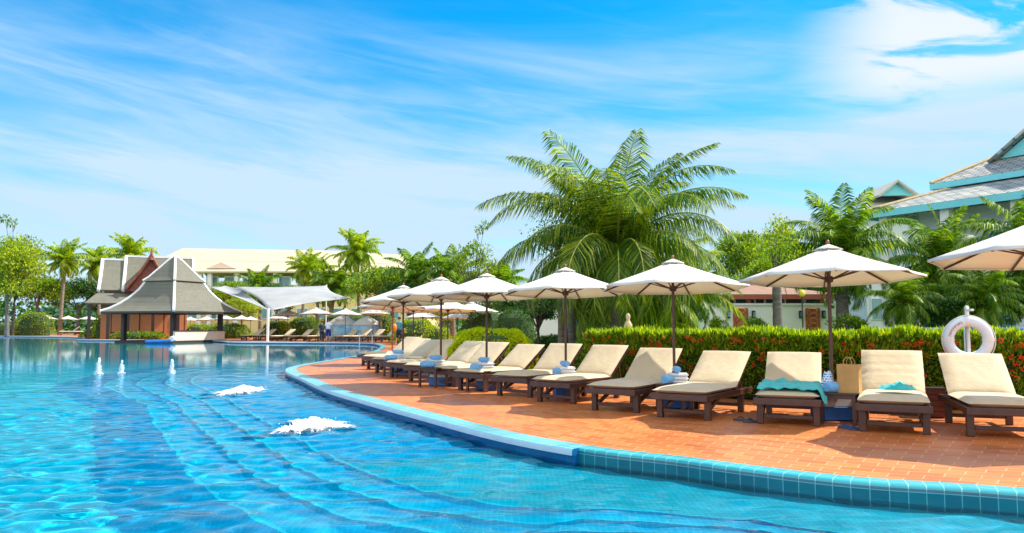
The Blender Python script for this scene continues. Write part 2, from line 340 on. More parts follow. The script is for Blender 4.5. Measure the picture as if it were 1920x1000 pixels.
def water_material():
    m = bpy.data.materials.new('pool_water'); m.use_nodes = True; nt = m.node_tree; N = nt.nodes; L = nt.links; N.clear()
    out = N.new('ShaderNodeOutputMaterial'); tc = N.new('ShaderNodeTexCoord')
    sp = N.new('ShaderNodeSeparateXYZ'); L.new(tc.outputs['Object'], sp.inputs[0])
    def nz(sx, sy, scale, det, dist=.4):
        mp = N.new('ShaderNodeMapping'); mp.inputs['Scale'].default_value = (sx, sy, 1); L.new(tc.outputs['Object'], mp.inputs[0])
        n = N.new('ShaderNodeTexNoise'); n.inputs['Scale'].default_value = scale; n.inputs['Detail'].default_value = det
        n.inputs['Roughness'].default_value = .55; n.inputs['Distortion'].default_value = dist; L.new(mp.outputs[0], n.inputs[0]); return n.outputs['Fac']
    def mth(op, a, b):
        n = N.new('ShaderNodeMath'); n.operation = op
        for i, v in enumerate((a, b)):
            if isinstance(v, (int, float)): n.inputs[i].default_value = v
            else: L.new(v, n.inputs[i])
        return n.outputs[0]
    h = mth('ADD', mth('MULTIPLY', nz(1, 1.5, 2.6, 2, 1.2), .75), mth('MULTIPLY', nz(1, 1.6, 8.5, 3, 1.0), .34))
    mr = N.new('ShaderNodeMapRange'); mr.interpolation_type = 'SMOOTHSTEP'
    mr.inputs[1].default_value = 20; mr.inputs[2].default_value = 36; mr.inputs[3].default_value = 1; mr.inputs[4].default_value = .035; L.new(sp.outputs[1], mr.inputs[0])
    bp = N.new('ShaderNodeBump'); bp.inputs['Distance'].default_value = .0; L.new(mth('MULTIPLY', h, mr.outputs[0]), bp.inputs['Height']); bp.inputs['Strength'].default_value = .85
    fr = N.new('ShaderNodeFresnel'); fr.inputs['IOR'].default_value = 1.30; L.new(bp.outputs[0], fr.inputs['Normal'])
    mq = N.new('ShaderNodeMapRange'); mq.inputs[1].default_value = 1; mq.inputs[2].default_value = .1; mq.inputs[3].default_value = .55; mq.inputs[4].default_value = 1; L.new(mr.outputs[0], mq.inputs[0])
    fm = mth('MULTIPLY', fr.outputs[0], mq.outputs[0])
    gl = N.new('ShaderNodeBsdfGlossy'); gl.inputs['Roughness'].default_value = .05; L.new(bp.outputs[0], gl.inputs['Normal']); gl.inputs['Color'].default_value = (.9, .98, 1, 1)
    tr = N.new('ShaderNodeBsdfTransparent'); tr.inputs['Color'].default_value = (.78, 1, 1, 1)
    rf = N.new('ShaderNodeBsdfRefraction'); rf.inputs['Color'].default_value = (.78, 1, 1, 1); rf.inputs['IOR'].default_value = 1.33; rf.inputs['Roughness'].default_value = .02
    L.new(bp.outputs[0], rf.inputs['Normal'])
    m1 = N.new('ShaderNodeMixShader'); m1.inputs[0].default_value = 1.0; L.new(tr.outputs[0], m1.inputs[1]); L.new(rf.outputs[0], m1.inputs[2])
    m2 = N.new('ShaderNodeMixShader'); L.new(fm, m2.inputs[0]); L.new(m1.outputs[0], m2.inputs[1]); L.new(gl.outputs[0], m2.inputs[2])
    L.new(m2.outputs[0], out.inputs[0]); return m
M['water'] = water_material()

# ------------------------------------------------------------------ pool, deck and ground
WZ = -.13
pairs = [((17, -3), (26, 6)), ((10, 2.4), (18, 12)), ((6.0, 4.85), (12, 14)), (gnd(1920, 918), (10, 14)), (gnd(1613, 897), (7.5, 14)), (gnd(1413, 875), (6, 14)),
         (gnd(1281, 858), (5, 14.5)), (gnd(1122, 840), (4, 15)), (gnd(964, 812), (3.2, 16)), (gnd(820, 777), (2.2, 17.5)), (gnd(705, 748), (1.2, 19)),
         (gnd(640, 730), (.4, 20.5)), (gnd(590, 710), (-.3, 22)), (gnd(556, 695), (-.6, 24)), (gnd(572, 686), (-.6, 26)), (gnd(630, 676), (-.6, 29)),
         (gnd(700, 663), (-.6, 35)), (gnd(722, 652), (0, 44)), (gnd(718, 646), (0, 52)), (gnd(690, 643), (0, 62)), (gnd(600, 642), (-8, 76)),
         (gnd(500, 641.5), (-15, 78)), (gnd(440, 641), (-20, 80)), ((-25, 66), (-22, 84)), ((-31, 70.3), (-27, 92)), ((-39.5, 71.5), (-34, 108)), ((-46, 84), (-44, 110)), ((-60, 95), (-56, 112)), ((-92, 100), (-92, 116))]
NSEG = 14
C0 = catmull([(p[0][0], p[0][1], 0) for p in pairs], NSEG); H0 = catmull([(p[1][0], p[1][1], 0) for p in pairs], NSEG)
arc = [0]
for i in range(1, len(C0)): arc.append(arc[-1]+(C0[i]-C0[i-1]).length)
def normals(P):
    out = []
    for i in range(len(P)):
        t = (P[min(i+1, len(P)-1)]-P[max(i-1, 0)]).normalized(); out.append(Vector((-t.y, t.x, 0)))   # to the left of travel
    return out
NR = [-n for n in normals(C0)]
# the pool lies on the side where the camera is; check at the near edge
if NR[7*NSEG].dot(Vector((0, 0, 0))-C0[7*NSEG]) < 0: NR = [-n for n in NR]

def deck():
    s = MB(); uv = []; vs = []; nv = 14; fs = []
    for i, (a, b) in enumerate(zip(C0, H0)):
        for j in range(nv+1):
            t = (j/nv)**1.5; p = a.lerp(b, t); vs.append((p.x, p.y, 0)); uv.append((arc[i], (p-a).length))
    n1 = nv+1
    for i in range(len(C0)-1):
        for j in range(nv): fs.append((i*n1+j, (i+1)*n1+j, (i+1)*n1+j+1, i*n1+j+1))
    s.add(vs, fs); s.uv = uv
    tag(s.build('terrace_paving', M['deck']), kind='structure')
deck()
IJ = 7*NSEG+1       # where the coping changes from the narrow to the wide tiles
def coping(i0, i1, w, name, mats, label, flip=0):
    # profile across the edge: top, rounded nose, face down into the water
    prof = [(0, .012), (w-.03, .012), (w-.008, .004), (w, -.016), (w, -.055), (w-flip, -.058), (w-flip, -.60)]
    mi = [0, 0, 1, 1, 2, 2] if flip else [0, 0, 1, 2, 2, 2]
    s = MB(); uv = []; n = len(prof); d = [0]
    for k in range(1, n): d.append(d[-1]+math.hypot(prof[k][0]-prof[k-1][0], prof[k][1]-prof[k-1][1]))
    vs = []
    for i in range(i0, i1+1):
        for k, (o, z) in enumerate(prof):
            p = C0[i]+NR[i]*o; vs.append((p.x, p.y, z)); uv.append((arc[i], d[k]))
    s.add(vs, [])
    for i in range(i1-i0):
        for k in range(n-1):
            s.f.append((i*n+k, i*n+k+1, (i+1)*n+k+1, (i+1)*n+k)); s.mi.append(mi[k])
    # close both ends
    for i in (0, i1-i0):
        s.f.append(tuple(i*n+k for k in range(n))); s.mi.append(2)
    s.uv = uv; o = s.build(name, mats, smooth=True, angle=50)
    tag(o, kind='structure')
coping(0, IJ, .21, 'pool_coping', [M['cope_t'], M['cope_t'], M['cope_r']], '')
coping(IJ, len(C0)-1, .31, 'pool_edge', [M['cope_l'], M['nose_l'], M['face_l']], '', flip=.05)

STEEP = .027
def pool():
    # ground sheet with the pool cut out of it
    hole = [(p.x, p.y) for p in C0]+[(-92, -25), (17, -25)]
    outer = [(-900, -120), (900, -120), (900, 1500), (-900, 1500)]
    tris = tessellate_polygon([[Vector((x, y, 0)) for x, y in outer], [Vector((x, y, 0)) for x, y in hole]])
    s = MB(); s.add([(x, y, -.012) for x, y in outer+hole], [tuple(t) for t in tris])
    tag(s.build('ground', M['grass']), kind='structure')
    # water surface: one sheet with real ripples, calm towards the far banks; it ends hidden under the terrace
    import numpy as np
    def lines(a, b, step, grow, ends):
        v = list(np.arange(a, b, step)); d = step; hi = [v[-1]]
        while hi[-1] < ends[1]: d *= grow; hi.append(hi[-1]+d)
        d = step; lo = [v[0]]
        while lo[-1] > ends[0]: d *= grow; lo.append(lo[-1]-d)
        return np.array(lo[:0:-1]+v+hi[1:])
    xs = lines(-7, 5, .045, 1.022, (-92, 16)); ys = lines(3.2, 17, .045, 1.012, (-25, 99))
    GX, GY = np.meshgrid(xs, ys); rs = np.random.RandomState(4); H = np.zeros_like(GX)
    dx = np.gradient(xs)[None, :]; dy = np.gradient(ys)[:, None]; sp_ = np.maximum(dx, dy)
    for k in range(70):
        wl = .13*(1.033**k)*rs.uniform(.9, 1.1); ang = R(90)+rs.normal(0, .75)+(.35 if k % 3 else -.5); amp = STEEP*wl/(2*math.pi)*rs.uniform(.5, 1.4)*(1.15 if wl < .4 else .75 if wl < .8 else .5)
        q = 2*math.pi/wl; ph = rs.uniform(0, 6.28); cut = np.clip((wl/sp_-2.5)/2.5, 0, 1)
        warp = .35*np.sin(GX*1.3+ph)+.35*np.sin(GY*1.1+k)
        H += amp*cut*np.sin(q*(GX*math.cos(ang)+GY*math.sin(ang))+ph+warp*1.6)
    patch = .75+.35*np.sin(GX*.55+1.2*np.sin(GY*.4))*np.sin(GY*.47+1.1)
    calm = 1/(1+np.exp((GY-21)/2.2)); H *= (.06+.94*calm)*patch
    for fx, fy in ((-2.8, 10.4), (-5.8, 16.5)):      # rings round the two bubbling jets
        rr = np.hypot(GX-fx, GY-fy); H += .010*np.exp(-rr/1.6)*np.sin(rr*17)*np.clip((.3/sp_-1), 0, 1)
    co = np.stack([GX, GY, WZ+H], -1).reshape(-1, 3); ny, nx = GX.shape
    ii = (np.arange(ny-1)[:, None]*nx+np.arange(nx-1)[None, :]).ravel(); fa = np.stack([ii, ii+1, ii+nx+1, ii+nx], -1)
    me = bpy.data.meshes.new('water'); me.vertices.add(len(co)); me.vertices.foreach_set('co', co.ravel()); me.loops.add(fa.size); me.loops.foreach_set('vertex_index', fa.ravel())
    me.polygons.add(len(fa)); me.polygons.foreach_set('loop_start', np.arange(0, fa.size, 4)); me.polygons.foreach_set('use_smooth', np.ones(len(fa), bool)); me.update(calc_edges=True)
    me.materials.append(M['water']); o = bpy.data.objects.new('water', me); C.objects.link(o); tag(o, kind='structure'); o.cycles.is_caustics_caster = True
    # pool floor: benches and steps follow the edge, then the deep floor
    s = MB()
    def strip(o0, z0, o1, z1, mi, i0=0, i1=None):
        i1 = i1 or len(C0)-1
        k = NSEG*18
        vs = []; 
        for i in range(i0, min(i1, k)+1):
            f = .5+.5*min(1, max(0, (i-4.5*NSEG)/(2.5*NSEG)))+.35*min(1, max(0, (i-11*NSEG)/(1.5*NSEG)))
            for oo, z in ((o0, z0), (o1, z1)):
                q = .2+(oo-.2)*f; p = C0[i]+NR[i]*q; vs.append((p.x, p.y, z))
        n = len(vs)//2
        s.add(vs, [(2*i, 2*i+1, 2*i+3, 2*i+2) for i in range(n-1)], mi)
    sp = 10*NSEG
    strip(.2, -.33, 2.0, -.34, 2, 0, sp-2*NSEG); strip(.2, -.33, 2.0, -.34, 1, sp-2*NSEG, None)
    z = -.34; o = 2.0
    for wdt, nose in ((.32, .04), (.36, .04), (.40, .04)):
        strip(o, z, o+nose, z, 4); strip(o+nose, z, o+nose+.07, z-.06, 6); z -= .06; o += nose+.07
        strip(o, z, o+wdt*.38, z, 6); strip(o+wdt*.38, z, o+wdt, z, 5); o += wdt
    strip(o, z, o+.05, z, 4); strip(o+.05, z, o+.40, -.68, 3); strip(o+.40, -.68, o+.85, -.845, 6)
    s.add([(-95, -28, -.85), (20, -28, -.85), (20, 120, -.85), (-95, 120, -.85)], [(0, 1, 2, 3)], 0)
    tag(s.build('pool_floor', [M['p_deep'], M['p_bench'], M['p_shallow'], M['p_step'], M['p_nose'], M['p_tread'], M['p_slope']]), kind='structure').cycles.is_caustics_receiver = True
pool()

# ------------------------------------------------------------------ sun loungers
def cushion(w, l, t, nrib=0):
    """rounded slab lying in x (width), y (length), bottom at z=0"""
    nx, ny = 10, 22; P = []; 
    def pr(u): return max(0, 1-abs(u)**9)**.45
    top = []; bot = []
    for j in range(ny+1):
        v = 2*j/ny-1; rt = []; rb = []
        for i in range(nx+1):
            u = 2*i/nx-1; e = pr(u)*pr(v)
            puff = .010*math.cos(u*PI/2)*math.cos(v*PI/2)+.004*noise.noise(Vector((u*2, v*3, w*9)))
            if nrib: puff -= .007*max(0, 1-abs(((v+1)/2*nrib) % 1-.5)*-0-abs((((v+1)/2*nrib) % 1)-.5)*0-((((v+1)/2*nrib) % 1)-.5)**2*40)
            x = u*w/2; y = l/2+v*l/2
            rt.append((x, y, t*.5+t*.5*e+puff)); rb.append((x, y, t*.5-t*.5*e))
        top.append(rt); bot.append(rb)
    s = MB(); s.grid([r[::-1] for r in top]); s.grid(bot)
    return s
def make_lounger():
    root = empty('sun_lounger')
    W = .72; HY = 1.22; RZ = .30
    s = MB()
    for sx in (-1, 1): s.box((sx*(W/2-.02), .90, RZ), (.045, 1.80, .075))
    for y in (.025, .62, 1.20, 1.78): s.box((0, y, RZ-.002), (W-.09, .05, .062))
    s.box((0, -.012, RZ), (W+.03, .03, .085))
    s.build('frame', M['wood'], root, bevel=.006)
    for sx in (-1, 1):
        for y in (.16, 1.42):
            MB().box((sx*(W/2-.045), y, .135), (.075, .075, .27)).build('leg', M['wood'], root, bevel=.008)
    for y in (.16, 1.42): MB().box((0, y, .10), (W-.17, .03, .05)).build('stretcher', M['wood'], root, bevel=.005)
    for sx in (-1, 1): MB().bar((sx*(W/2-.07), .20, .10), (sx*(W/2-.07), .62, .27), .03, .05).build('brace', M['wood'], root)
    s = cushion(W-.01, HY+.02, .085); o = s.build('seat_cushion', M['cushion'], root, smooth=True, angle=180); o.location = (0, -.03, RZ+.04)
    be = empty('backrest', (0, HY-.02, RZ+.045)); be.parent = root
    return root, be
def finish_lounger(root, be, ang):
    be.rotation_euler = (ang, 0, 0)
def lounger(ang, ribs=0):
    root = empty('sun_lounger'); W = .72; HY = 1.22; RZ = .30
    s = MB()
    for sx in (-1, 1): s.box((sx*(W/2-.02), .90, RZ), (.045, 1.80, .075))
    for y in (.025, .62, 1.20, 1.78): s.box((0, y, RZ-.002), (W-.09, .05, .062))
    s.box((0, -.014, RZ), (W+.03, .03, .085)); s.build('frame', M['wood'], root, bevel=.006)
    for sx in (-1, 1):
        for y in (.16, 1.42): MB().box((sx*(W/2-.045), y, .132), (.075, .075, .264)).build('leg', M['wood'], root, bevel=.008)
    for y in (.16, 1.42): MB().box((0, y, .10), (W-.17, .03, .05)).build('stretcher', M['wood'], root, bevel=.005)
    for sx in (-1, 1): MB().bar((sx*(W/2-.072), .20, .10), (sx*(W/2-.072), .62, .26), .03, .05).build('brace', M['wood'], root)
    cushion(W-.01, HY+.02, .09).build('seat_cushion', M['cushion'], root, smooth=True, angle=180).location = (0, -.03, RZ+.038)
    o = cushion(W-.02, .80, .075, ribs).build('backrest_cushion', M['cushion'], root, smooth=True, angle=180)
    o.location = (0, HY-.03, RZ+.062); o.rotation_euler = (ang, 0, 0)
    s = MB(); c, d = math.cos(ang), math.sin(ang)
    def bp(x, l): return Vector((x, HY-.02+l*c+.022*d, RZ+.052+l*d-.022*c))
    for sx in (-1, 1): s.bar(bp(sx*(W/2-.055), .0), bp(sx*(W/2-.055), .78), .035, .035)
    for l in (.1, .3, .5, .74): s.bar(bp(-W/2+.07, l), bp(W/2-.07, l), .05, .018)
    s.build('backrest_frame', M['wood'], root)
    for sx in (-1, 1): MB().bar(bp(sx*.22, .50), (sx*.22, HY+.50, RZ), .03, .03).build('prop', M['wood'], root)
    return Proto(root)
LA = lounger(R(38)); LR = lounger(R(41), 6); LB = lounger(R(36)); LC = lounger(R(40))
GL = 'sun loungers in the curved row on the terracotta terrace'
def dirz(a): return -a
loungers = [   # foot centre (x, y), heading in degrees from +Y to +X, kind, label
 (5.46, 8.62, 20, LA, 'beige lounger below the life ring, cut by the right edge of the photo'),
 (4.40, 9.02, 26, LR, 'beige lounger with ribbed backrest and a small crumpled turquoise towel on its seat'),
 (3.43, 9.75, 23, LA, 'beige lounger with a large turquoise towel spread across its foot end'),
 (2.22, 10.35, 33, LA, 'empty beige lounger just left of the one with the spread turquoise towel'),
 (1.42, 11.35, 36, LA, 'empty beige lounger whose backrest stands directly behind the thick umbrella pole right of centre'),
 (.62, 12.55, 38, LA, 'empty beige lounger with bright right edge, in front of the tallest coconut palm trunk'),
 (-.05, 13.6, 38, LA, 'beige lounger whose backrest is crossed by the umbrella pole below the big coconut palm'),
 (-.86, 14.9, 40, LA, 'shaded beige lounger with its backrest against the right end of the round yellow green bush'),
 (-1.52, 16.0, 41, LA, 'greyish shaded lounger right behind the umbrella pole in front of the yellow green bush'),
 (-2.15, 17.2, 42, LA, 'shaded lounger with backrest before the middle of the yellow green bush'),
 (-2.78, 18.6, 43, LA, 'shaded lounger with backrest at the left end of the yellow green bush'),
 (-3.45, 20.3, 44, LA, 'third lounger from the far left tip of the curved row'),
 (-4.05, 22.2, 45, LA, 'second lounger from the far left tip of the curved row'),
 (-4.60, 24.3, 46, LA, 'last lounger of the curved row, its foot at the left tip of the terrace')]
for i, (x, y, a, pr, lab) in enumerate(loungers):
    pr = pr if pr is LR else (LA, LB, LC)[(i*5+i//3) % 3]
    a += (0, 0, 0, 2, -2, 1, -1, 2, -2, 1, 0, -1, 2, 0)[i]; y += (0, 0, 0, .05, -.06, .04, .1, -.05, 0, .08, -.04, .05, 0, 0)[i]
    place(pr.get(), (x, y, 0), R(-a), (1.07, 1.04, 1.0), lab, 'sun lounger', GL)

# ------------------------------------------------------------------ umbrellas
def umbrella(pole_mat=None, base=True):
    root = empty('garden_umbrella'); RR = 1.15; ZR, ZA = 1.84, 2.27; n = 8
    pm = pole_mat or M['polewood']
    P = []; nr, ns = 6, 5
    for j in range(nr+1):
        t = .10+.90*j/nr; row = []
        for k in range(n):
            a0, a1 = (k+.5)*2*PI/n, (k+1.5)*2*PI/n
            for q in range(ns):
                u = q/ns; sag = math.sin(PI*u)
                x = (math.cos(a0)*(1-u)+math.cos(a1)*u)*RR*t; y = (math.sin(a0)*(1-u)+math.sin(a1)*u)*RR*t
                inw = 1-.035*sag*t
                z = ZA-(ZA-ZR)*(t**.88)-.030*sag*t*(1.2-t)
                row.append((x*inw, y*inw, z))
        row.append(row[0]); P.append(row)
    TL = Matrix.Rotation(R(-2.4), 3, 'X'); tl = lambda q: tuple(TL @ (Vector(q)-Vector((0, 0, ZA)))+Vector((0, 0, ZA)))
    s = MB(); s.grid(P)
    last = P[-1]; s.grid([last, [(x*1.0, y*1.0, z-.022) for x, y, z in last]])
    s.v = [tl(q) for q in s.v]; s.build('canopy', M['canvas'], root, smooth=True, angle=20, solid=.006)
    s = MB(); P = []
    for j in range(4):
        t = j/3; row = []
        for k in range(n+1):
            a = (k+.5)*2*PI/n; r = .015+.17*t; row.append((r*math.cos(a), r*math.sin(a), ZA+.016-.072*t))
        P.append(row)
    s.grid(P); s.v = [tl(q) for q in s.v]; s.build('vent_cap', M['canvas'], root, smooth=True, angle=20, solid=.006)
    MB().tube([(0, 0, .04), (0, 0, 2.28)], .023, 10).build('pole', pm, root, smooth=True)
    MB().lathe([(.012, 2.27), (.022, 2.295), (.026, 2.315), (.016, 2.34), (.004, 2.348)], n=10).build('finial', M['redwood'], root, smooth=True)
    MB().lathe([(.03, 1.78), (.055, 1.79), (.055, 1.86), (.03, 1.87)], n=10).build('hub', pm, root, smooth=True)
    for k in range(n):
        a = (k+.5)*2*PI/n; c, d = math.cos(a), math.sin(a)
        r = MB().bar(tl((.03*c, .03*d, ZA-.078)), tl((1.12*c, 1.12*d, ZR-.018)), .018, .022).build('rib', pm, root)
        MB().bar((.05*c, .05*d, 1.825), tl((.62*c, .62*d, ZR+.155)), .014, .016).build('strut', pm, r)
    if base:
        b = MB().box((0, 0, .095), (.42, .42, .17)).build('base', M['bluepaint'], root, bevel=.01)
        MB().box((0, 0, .27), (.40, .40, .18), taper=.8).build('weight_block', M['white'], b, bevel=.015)
    return Proto(root)
UA = umbrella(); UB = umbrella(base=False); UR = umbrella(M['redwood'], False)
GU = 'white umbrellas between the sun loungers'; GUF = 'white umbrellas on the far banks of the pool'
near_umb = [
 (6.02, 8.60, 8, 1.10, UA, 'white umbrella cut by the right edge of the photo above the nearest lounger'),
 (4.30, 10.48, 4, 1.03, UA, 'large white umbrella behind the brown paper bag, in front of the white villa wall'),
 (2.50, 12.0, -3, 1, UA, 'white umbrella overlapping the lower right of the big coconut palm crown'),
 (.95, 13.75, 5, 1, UA, 'white umbrella straight below the big coconut palm trunk'),
 (-.50, 15.3, 2, 1, UA, 'white umbrella whose pole stands before the round yellow green bush'),
 (-1.50, 16.4, -6, 1, UA, 'white umbrella whose pole is at the left end of the yellow green bush'),
 (-2.78, 19.8, 7, 1, UA, 'white umbrella with dark pole beside the person in the teal shirt'),
 (-3.85, 25.0, 3, 1, UR, 'white umbrella on a reddish pole at the far tip of the curved row'),
 (-3.95, 31.0, -5, 1, UB, 'white umbrella on dark pole just behind the far tip of the curved row')]
for x, y, a, s, pr, lab in near_umb: place(pr.get(), (x, y, 0), R(a), s, lab, 'umbrella', GU)
far_umb = [  # px, apex py, depth
 (840, 556, 28, 'bright white umbrella partly hidden behind the pole at the left end of the bush'),
 (884, 563, 33, 'white umbrella in the gap left of the pole before the yellow green bush'),
 (952, 578, 36, 'white umbrella behind the round yellow green bush, right of its pole'),
 (858, 582, 46, 'small low white umbrella above the left end of the yellow green bush'),
 (793, 580, 44, 'small white umbrella behind the person in the teal shirt'),
 (700, 575, 64, 'white umbrella right of the two blue and white cabanas'),
 (648, 577, 62, 'white umbrella in front of the left blue and white cabana'),
 (593, 575, 63, 'white umbrella between the two slim palm trunks and the standing couple'),
 (540, 579, 66, 'white umbrella just right of the white canopy mast'),
 (522, 588, 74, 'small white umbrella half hidden behind the one beside the canopy mast'),
 (470, 592, 80, 'small white umbrella just left of the white canopy mast'),
 (453, 590, 76, 'second small white umbrella left of the white canopy mast'),
 (424, 590, 82, 'small white umbrella right of the pavilion corner post'),
 (387, 592, 84, 'small white umbrella seen under the right eave of the pavilion'),
 (357, 593, 88, 'tiny white umbrella seen beside the middle post of the pavilion'),
 (88, 590, 104, 'leftmost of three white umbrellas on the far left bank'),
 (128, 591, 106, 'middle one of three white umbrellas on the far left bank'),
 (167, 591, 106, 'rightmost of three white umbrellas on the far left bank')]
for px, py, Y, lab in far_umb:
    p = at(px, py, Y); place(UB.get(), (p.x, Y, 0), R(px*7 % 40), p.z/2.35, lab, 'umbrella', GUF)

# ------------------------------------------------------------------ side tables, towels, small things by the loungers
def side_table():
    root = empty('side_table'); s = MB()
    for k in range(5): s.box((0, -.18+.09*k, .385), (.46, .08, .025))
    s.build('table_top', M['wood'], root, bevel=.004)
    s = MB()
    for sy in (-1, 1): s.box((0, sy*.19, .345), (.42, .025, .05))
    for sx in (-1, 1): s.box((sx*.19, 0, .343), (.025, .35, .05))
    s.build('apron', M['wood'], root)
    for sx in (-1, 1):
        for sy in (-1, 1): MB().box((sx*.195, sy*.195, .184), (.045, .045, .366)).build('leg', M['wood'], root, bevel=.004)
    return Proto(root)
ST = side_table()
def towel_roll():
    s = MB(); pts = []
    for k in range(9):
        u = k/8-.5; pts.append((u*.30, .01*math.sin(k*1.3), .065+.004*math.sin(k*2.1)))
    s.tube(pts, [.055, .066, .069, .066, .070, .067, .069, .066, .055], 14)
    for e in (-1, 1):   # spiral end
        sp = [(e*.152, .012*k/2*math.cos(k*.9)*.5, .065+.012*k/2*math.sin(k*.9)*.5) for k in range(9)]; s.tube(sp, .006, 5)
    return s
def towel_fold():
    s = MB()
    for k in range(3):
        P = []; 
        for j in range(7):
            v = j/6; P.append([((u/8-.5)*.30+.006*math.sin(j*2+k), (v-.5)*.24+.004*math.sin(u), .012+k*.042+.018*math.sin(PI*u/8)**.3*math.sin(PI*v)**.3+.005*noise.noise(Vector((u*.6, v*5, k*3)))) for u in range(9)])
        s.grid(P); s.box((0, 0, .014+k*.042), (.27, .21, .030))
    return s
TR = Proto(towel_roll().build('rolled_towel', M['tow_blue'], smooth=True, angle=60)); TF = Proto(towel_fold().build('folded_towel', M['tow_white'], smooth=True, angle=60, solid=.01))
tabs = [(4.24, 10.12, 'beneath the brown paper bag'), (2.42, 11.62, 'below the umbrella at the right of the big palm'), (.87, 13.42, 'below the umbrella under the big palm'),
        (-.58, 14.95, 'in front of the yellow green bush'), (-1.62, 16.05, 'at the left end of the yellow green bush'), (-2.9, 19.4, 'near the person in the teal shirt')]
for i, (x, y, w) in enumerate(tabs):
    place(ST.get(), (x, y, 0), R(-30), 1.0, 'small dark wooden side table '+w, 'side table', 'side tables between loungers')
    k = 1.0 if i else .8
    place(TR.get(), (x-.10, y-.08, .398), R(20+i*35), (k, 1, 1), 'lower blue towel on the table '+w, 'towel', 'rolled blue towels')
    if i:
        place(TF.get(), (x+.06, y+.06, .398), R(-25+i*17), (1, 1, 1.25), 'folded white towel on the table '+w, 'towel', 'folded white towels')
        place(TR.get(), (x+.05, y+.05, .398+.155), R(60+i*25), (.85, .8, .7), 'topmost blue towel on the table '+w, 'towel', 'rolled blue towels')

def drape(name, fx, fy, nx, ny, hfun, m, label, cat):
    P = [[(fx(i/nx), fy(j/ny), hfun(i/nx, j/ny)) for i in range(nx+1)] for j in range(ny+1)]
    s = MB(); s.grid(P); o = s.build(name, m, smooth=True, angle=180, solid=.012); tag(o, label, cat); return o
def tx(u): return -.36+u*.90 if u < .83 else .387+(u-.83)*.42
def h_spread(u, v):
    n = abs(noise.noise(Vector((u*5, v*5, 1.3))))*.055+noise.noise(Vector((u*12, v*12, 4)))*.016
    z = .452+n+.030*math.exp(-((v-.75-.1*math.sin(u*6))/.10)**2)+.035*math.exp(-((v-.35-.12*u)/.09)**2)+.03*math.exp(-((v-.95)/.08)**2)
    if u > .80: z -= min(.17, (u-.80)*1.1)
    return z
o = drape('beach_towel', tx, lambda v: .03+v*1.02, 44, 44, h_spread, M['tow_turq'], 'large turquoise towel spread over the seat of a lounger, hanging off its right side', 'towel')
o.location = (3.43, 9.75, 0); o.rotation_euler = (0, 0, R(-23))
def h_crump(u, v):
    r = math.hypot((u-.5)*2, (v-.5)*2); e = max(0, 1-r*r)**.5
    return .480+e*(.05+.055*abs(noise.noise(Vector((u*4, v*4, 7.7))))+.022*noise.noise(Vector((u*11, v*11, 2))))
def disc(u, a): return a*(u-.5)
P = []
s = MB(); nr, na = 12, 40
for j in range(nr+1):
    r = j/nr; row = []
    for k in range(na+1):
        a = k % na*2*PI/na; rr = r*(1+.22*noise.noise(Vector((math.cos(a)*1.7, math.sin(a)*1.7, 3))))
        u, v = rr*math.cos(a), rr*math.sin(a); e = max(0, 1-r**3)
        row.append((u*.22, v*.16, .005+e*(.045+.075*abs(noise.noise(Vector((u*2.2, v*2.2, 7.7))))+.03*noise.noise(Vector((u*6, v*6, 2))))))
    P.append(row)
s.grid(P); o = s.build('crumpled_towel', M['tow_turq'], smooth=True, angle=180); tag(o, 'small crumpled turquoise towel on the seat of the ribbed lounger', 'towel')
o.location = (4.40+.48*math.sin(R(26))+.05, 9.02+.48*math.cos(R(26)), .478); o.rotation_euler = (0, 0, R(-20))
# paper bag with two twisted handles
bag = empty('paper_bag', (4.32, 9.98, .398), R(-38), 'brown kraft paper shopping bag standing on the side table', 'bag')
s = MB(); w, d, h = .26, .15, .36
prof = [(1, 0), (1, .02), (.99, .18), (1.01, h)]
for k in range(len(prof)-1):
    a, z0 = prof[k]; b, z1 = prof[k+1]
    ring = lambda q, z, g: [(-w/2*q, -d/2*q, z), (0, -d/2*q, z), (w/2*q, -d/2*q, z), (w/2*q, 0*g, z), (w/2*q, d/2*q, z), (0, d/2*q, z), (-w/2*q, d/2*q, z), (-w/2*q, 0, z)]
    r0, r1 = ring(a, z0, 1), ring(b, z1, 1)
    if k == 1:
        r1[3] = (w/2*b-.02, 0, z1); r1[7] = (-w/2*b+.02, 0, z1)
    if k == 2:
        r0[3] = (w/2*a-.02, 0, z0); r0[7] = (-w/2*a+.02, 0, z0); r1[3] = (w/2*b-.03, 0, z1); r1[7] = (-w/2*b+.03, 0, z1)
    s.add(r0+r1, [(i, (i+1) % 8, 8+(i+1) % 8, 8+i) for i in range(8)])
s.add([(-w/2, -d/2, .002), (w/2, -d/2, .002), (w/2, d/2, .002), (-w/2, d/2, .002)], [(0, 1, 2, 3)])
s.build('bag_body', M['kraft'], bag, solid=.004)
for sy in (-1, 1):
    MB().tube([(-.05, sy*d/2*1.01, h-.03), (-.048, sy*d/2, h+.04), (-.025, sy*.06, h+.085), (.025, sy*.06, h+.085), (.048, sy*d/2, h+.04), (.05, sy*d/2*1.01, h-.03)], .006, 6).build('handle', M['kraft'], bag, smooth=True)
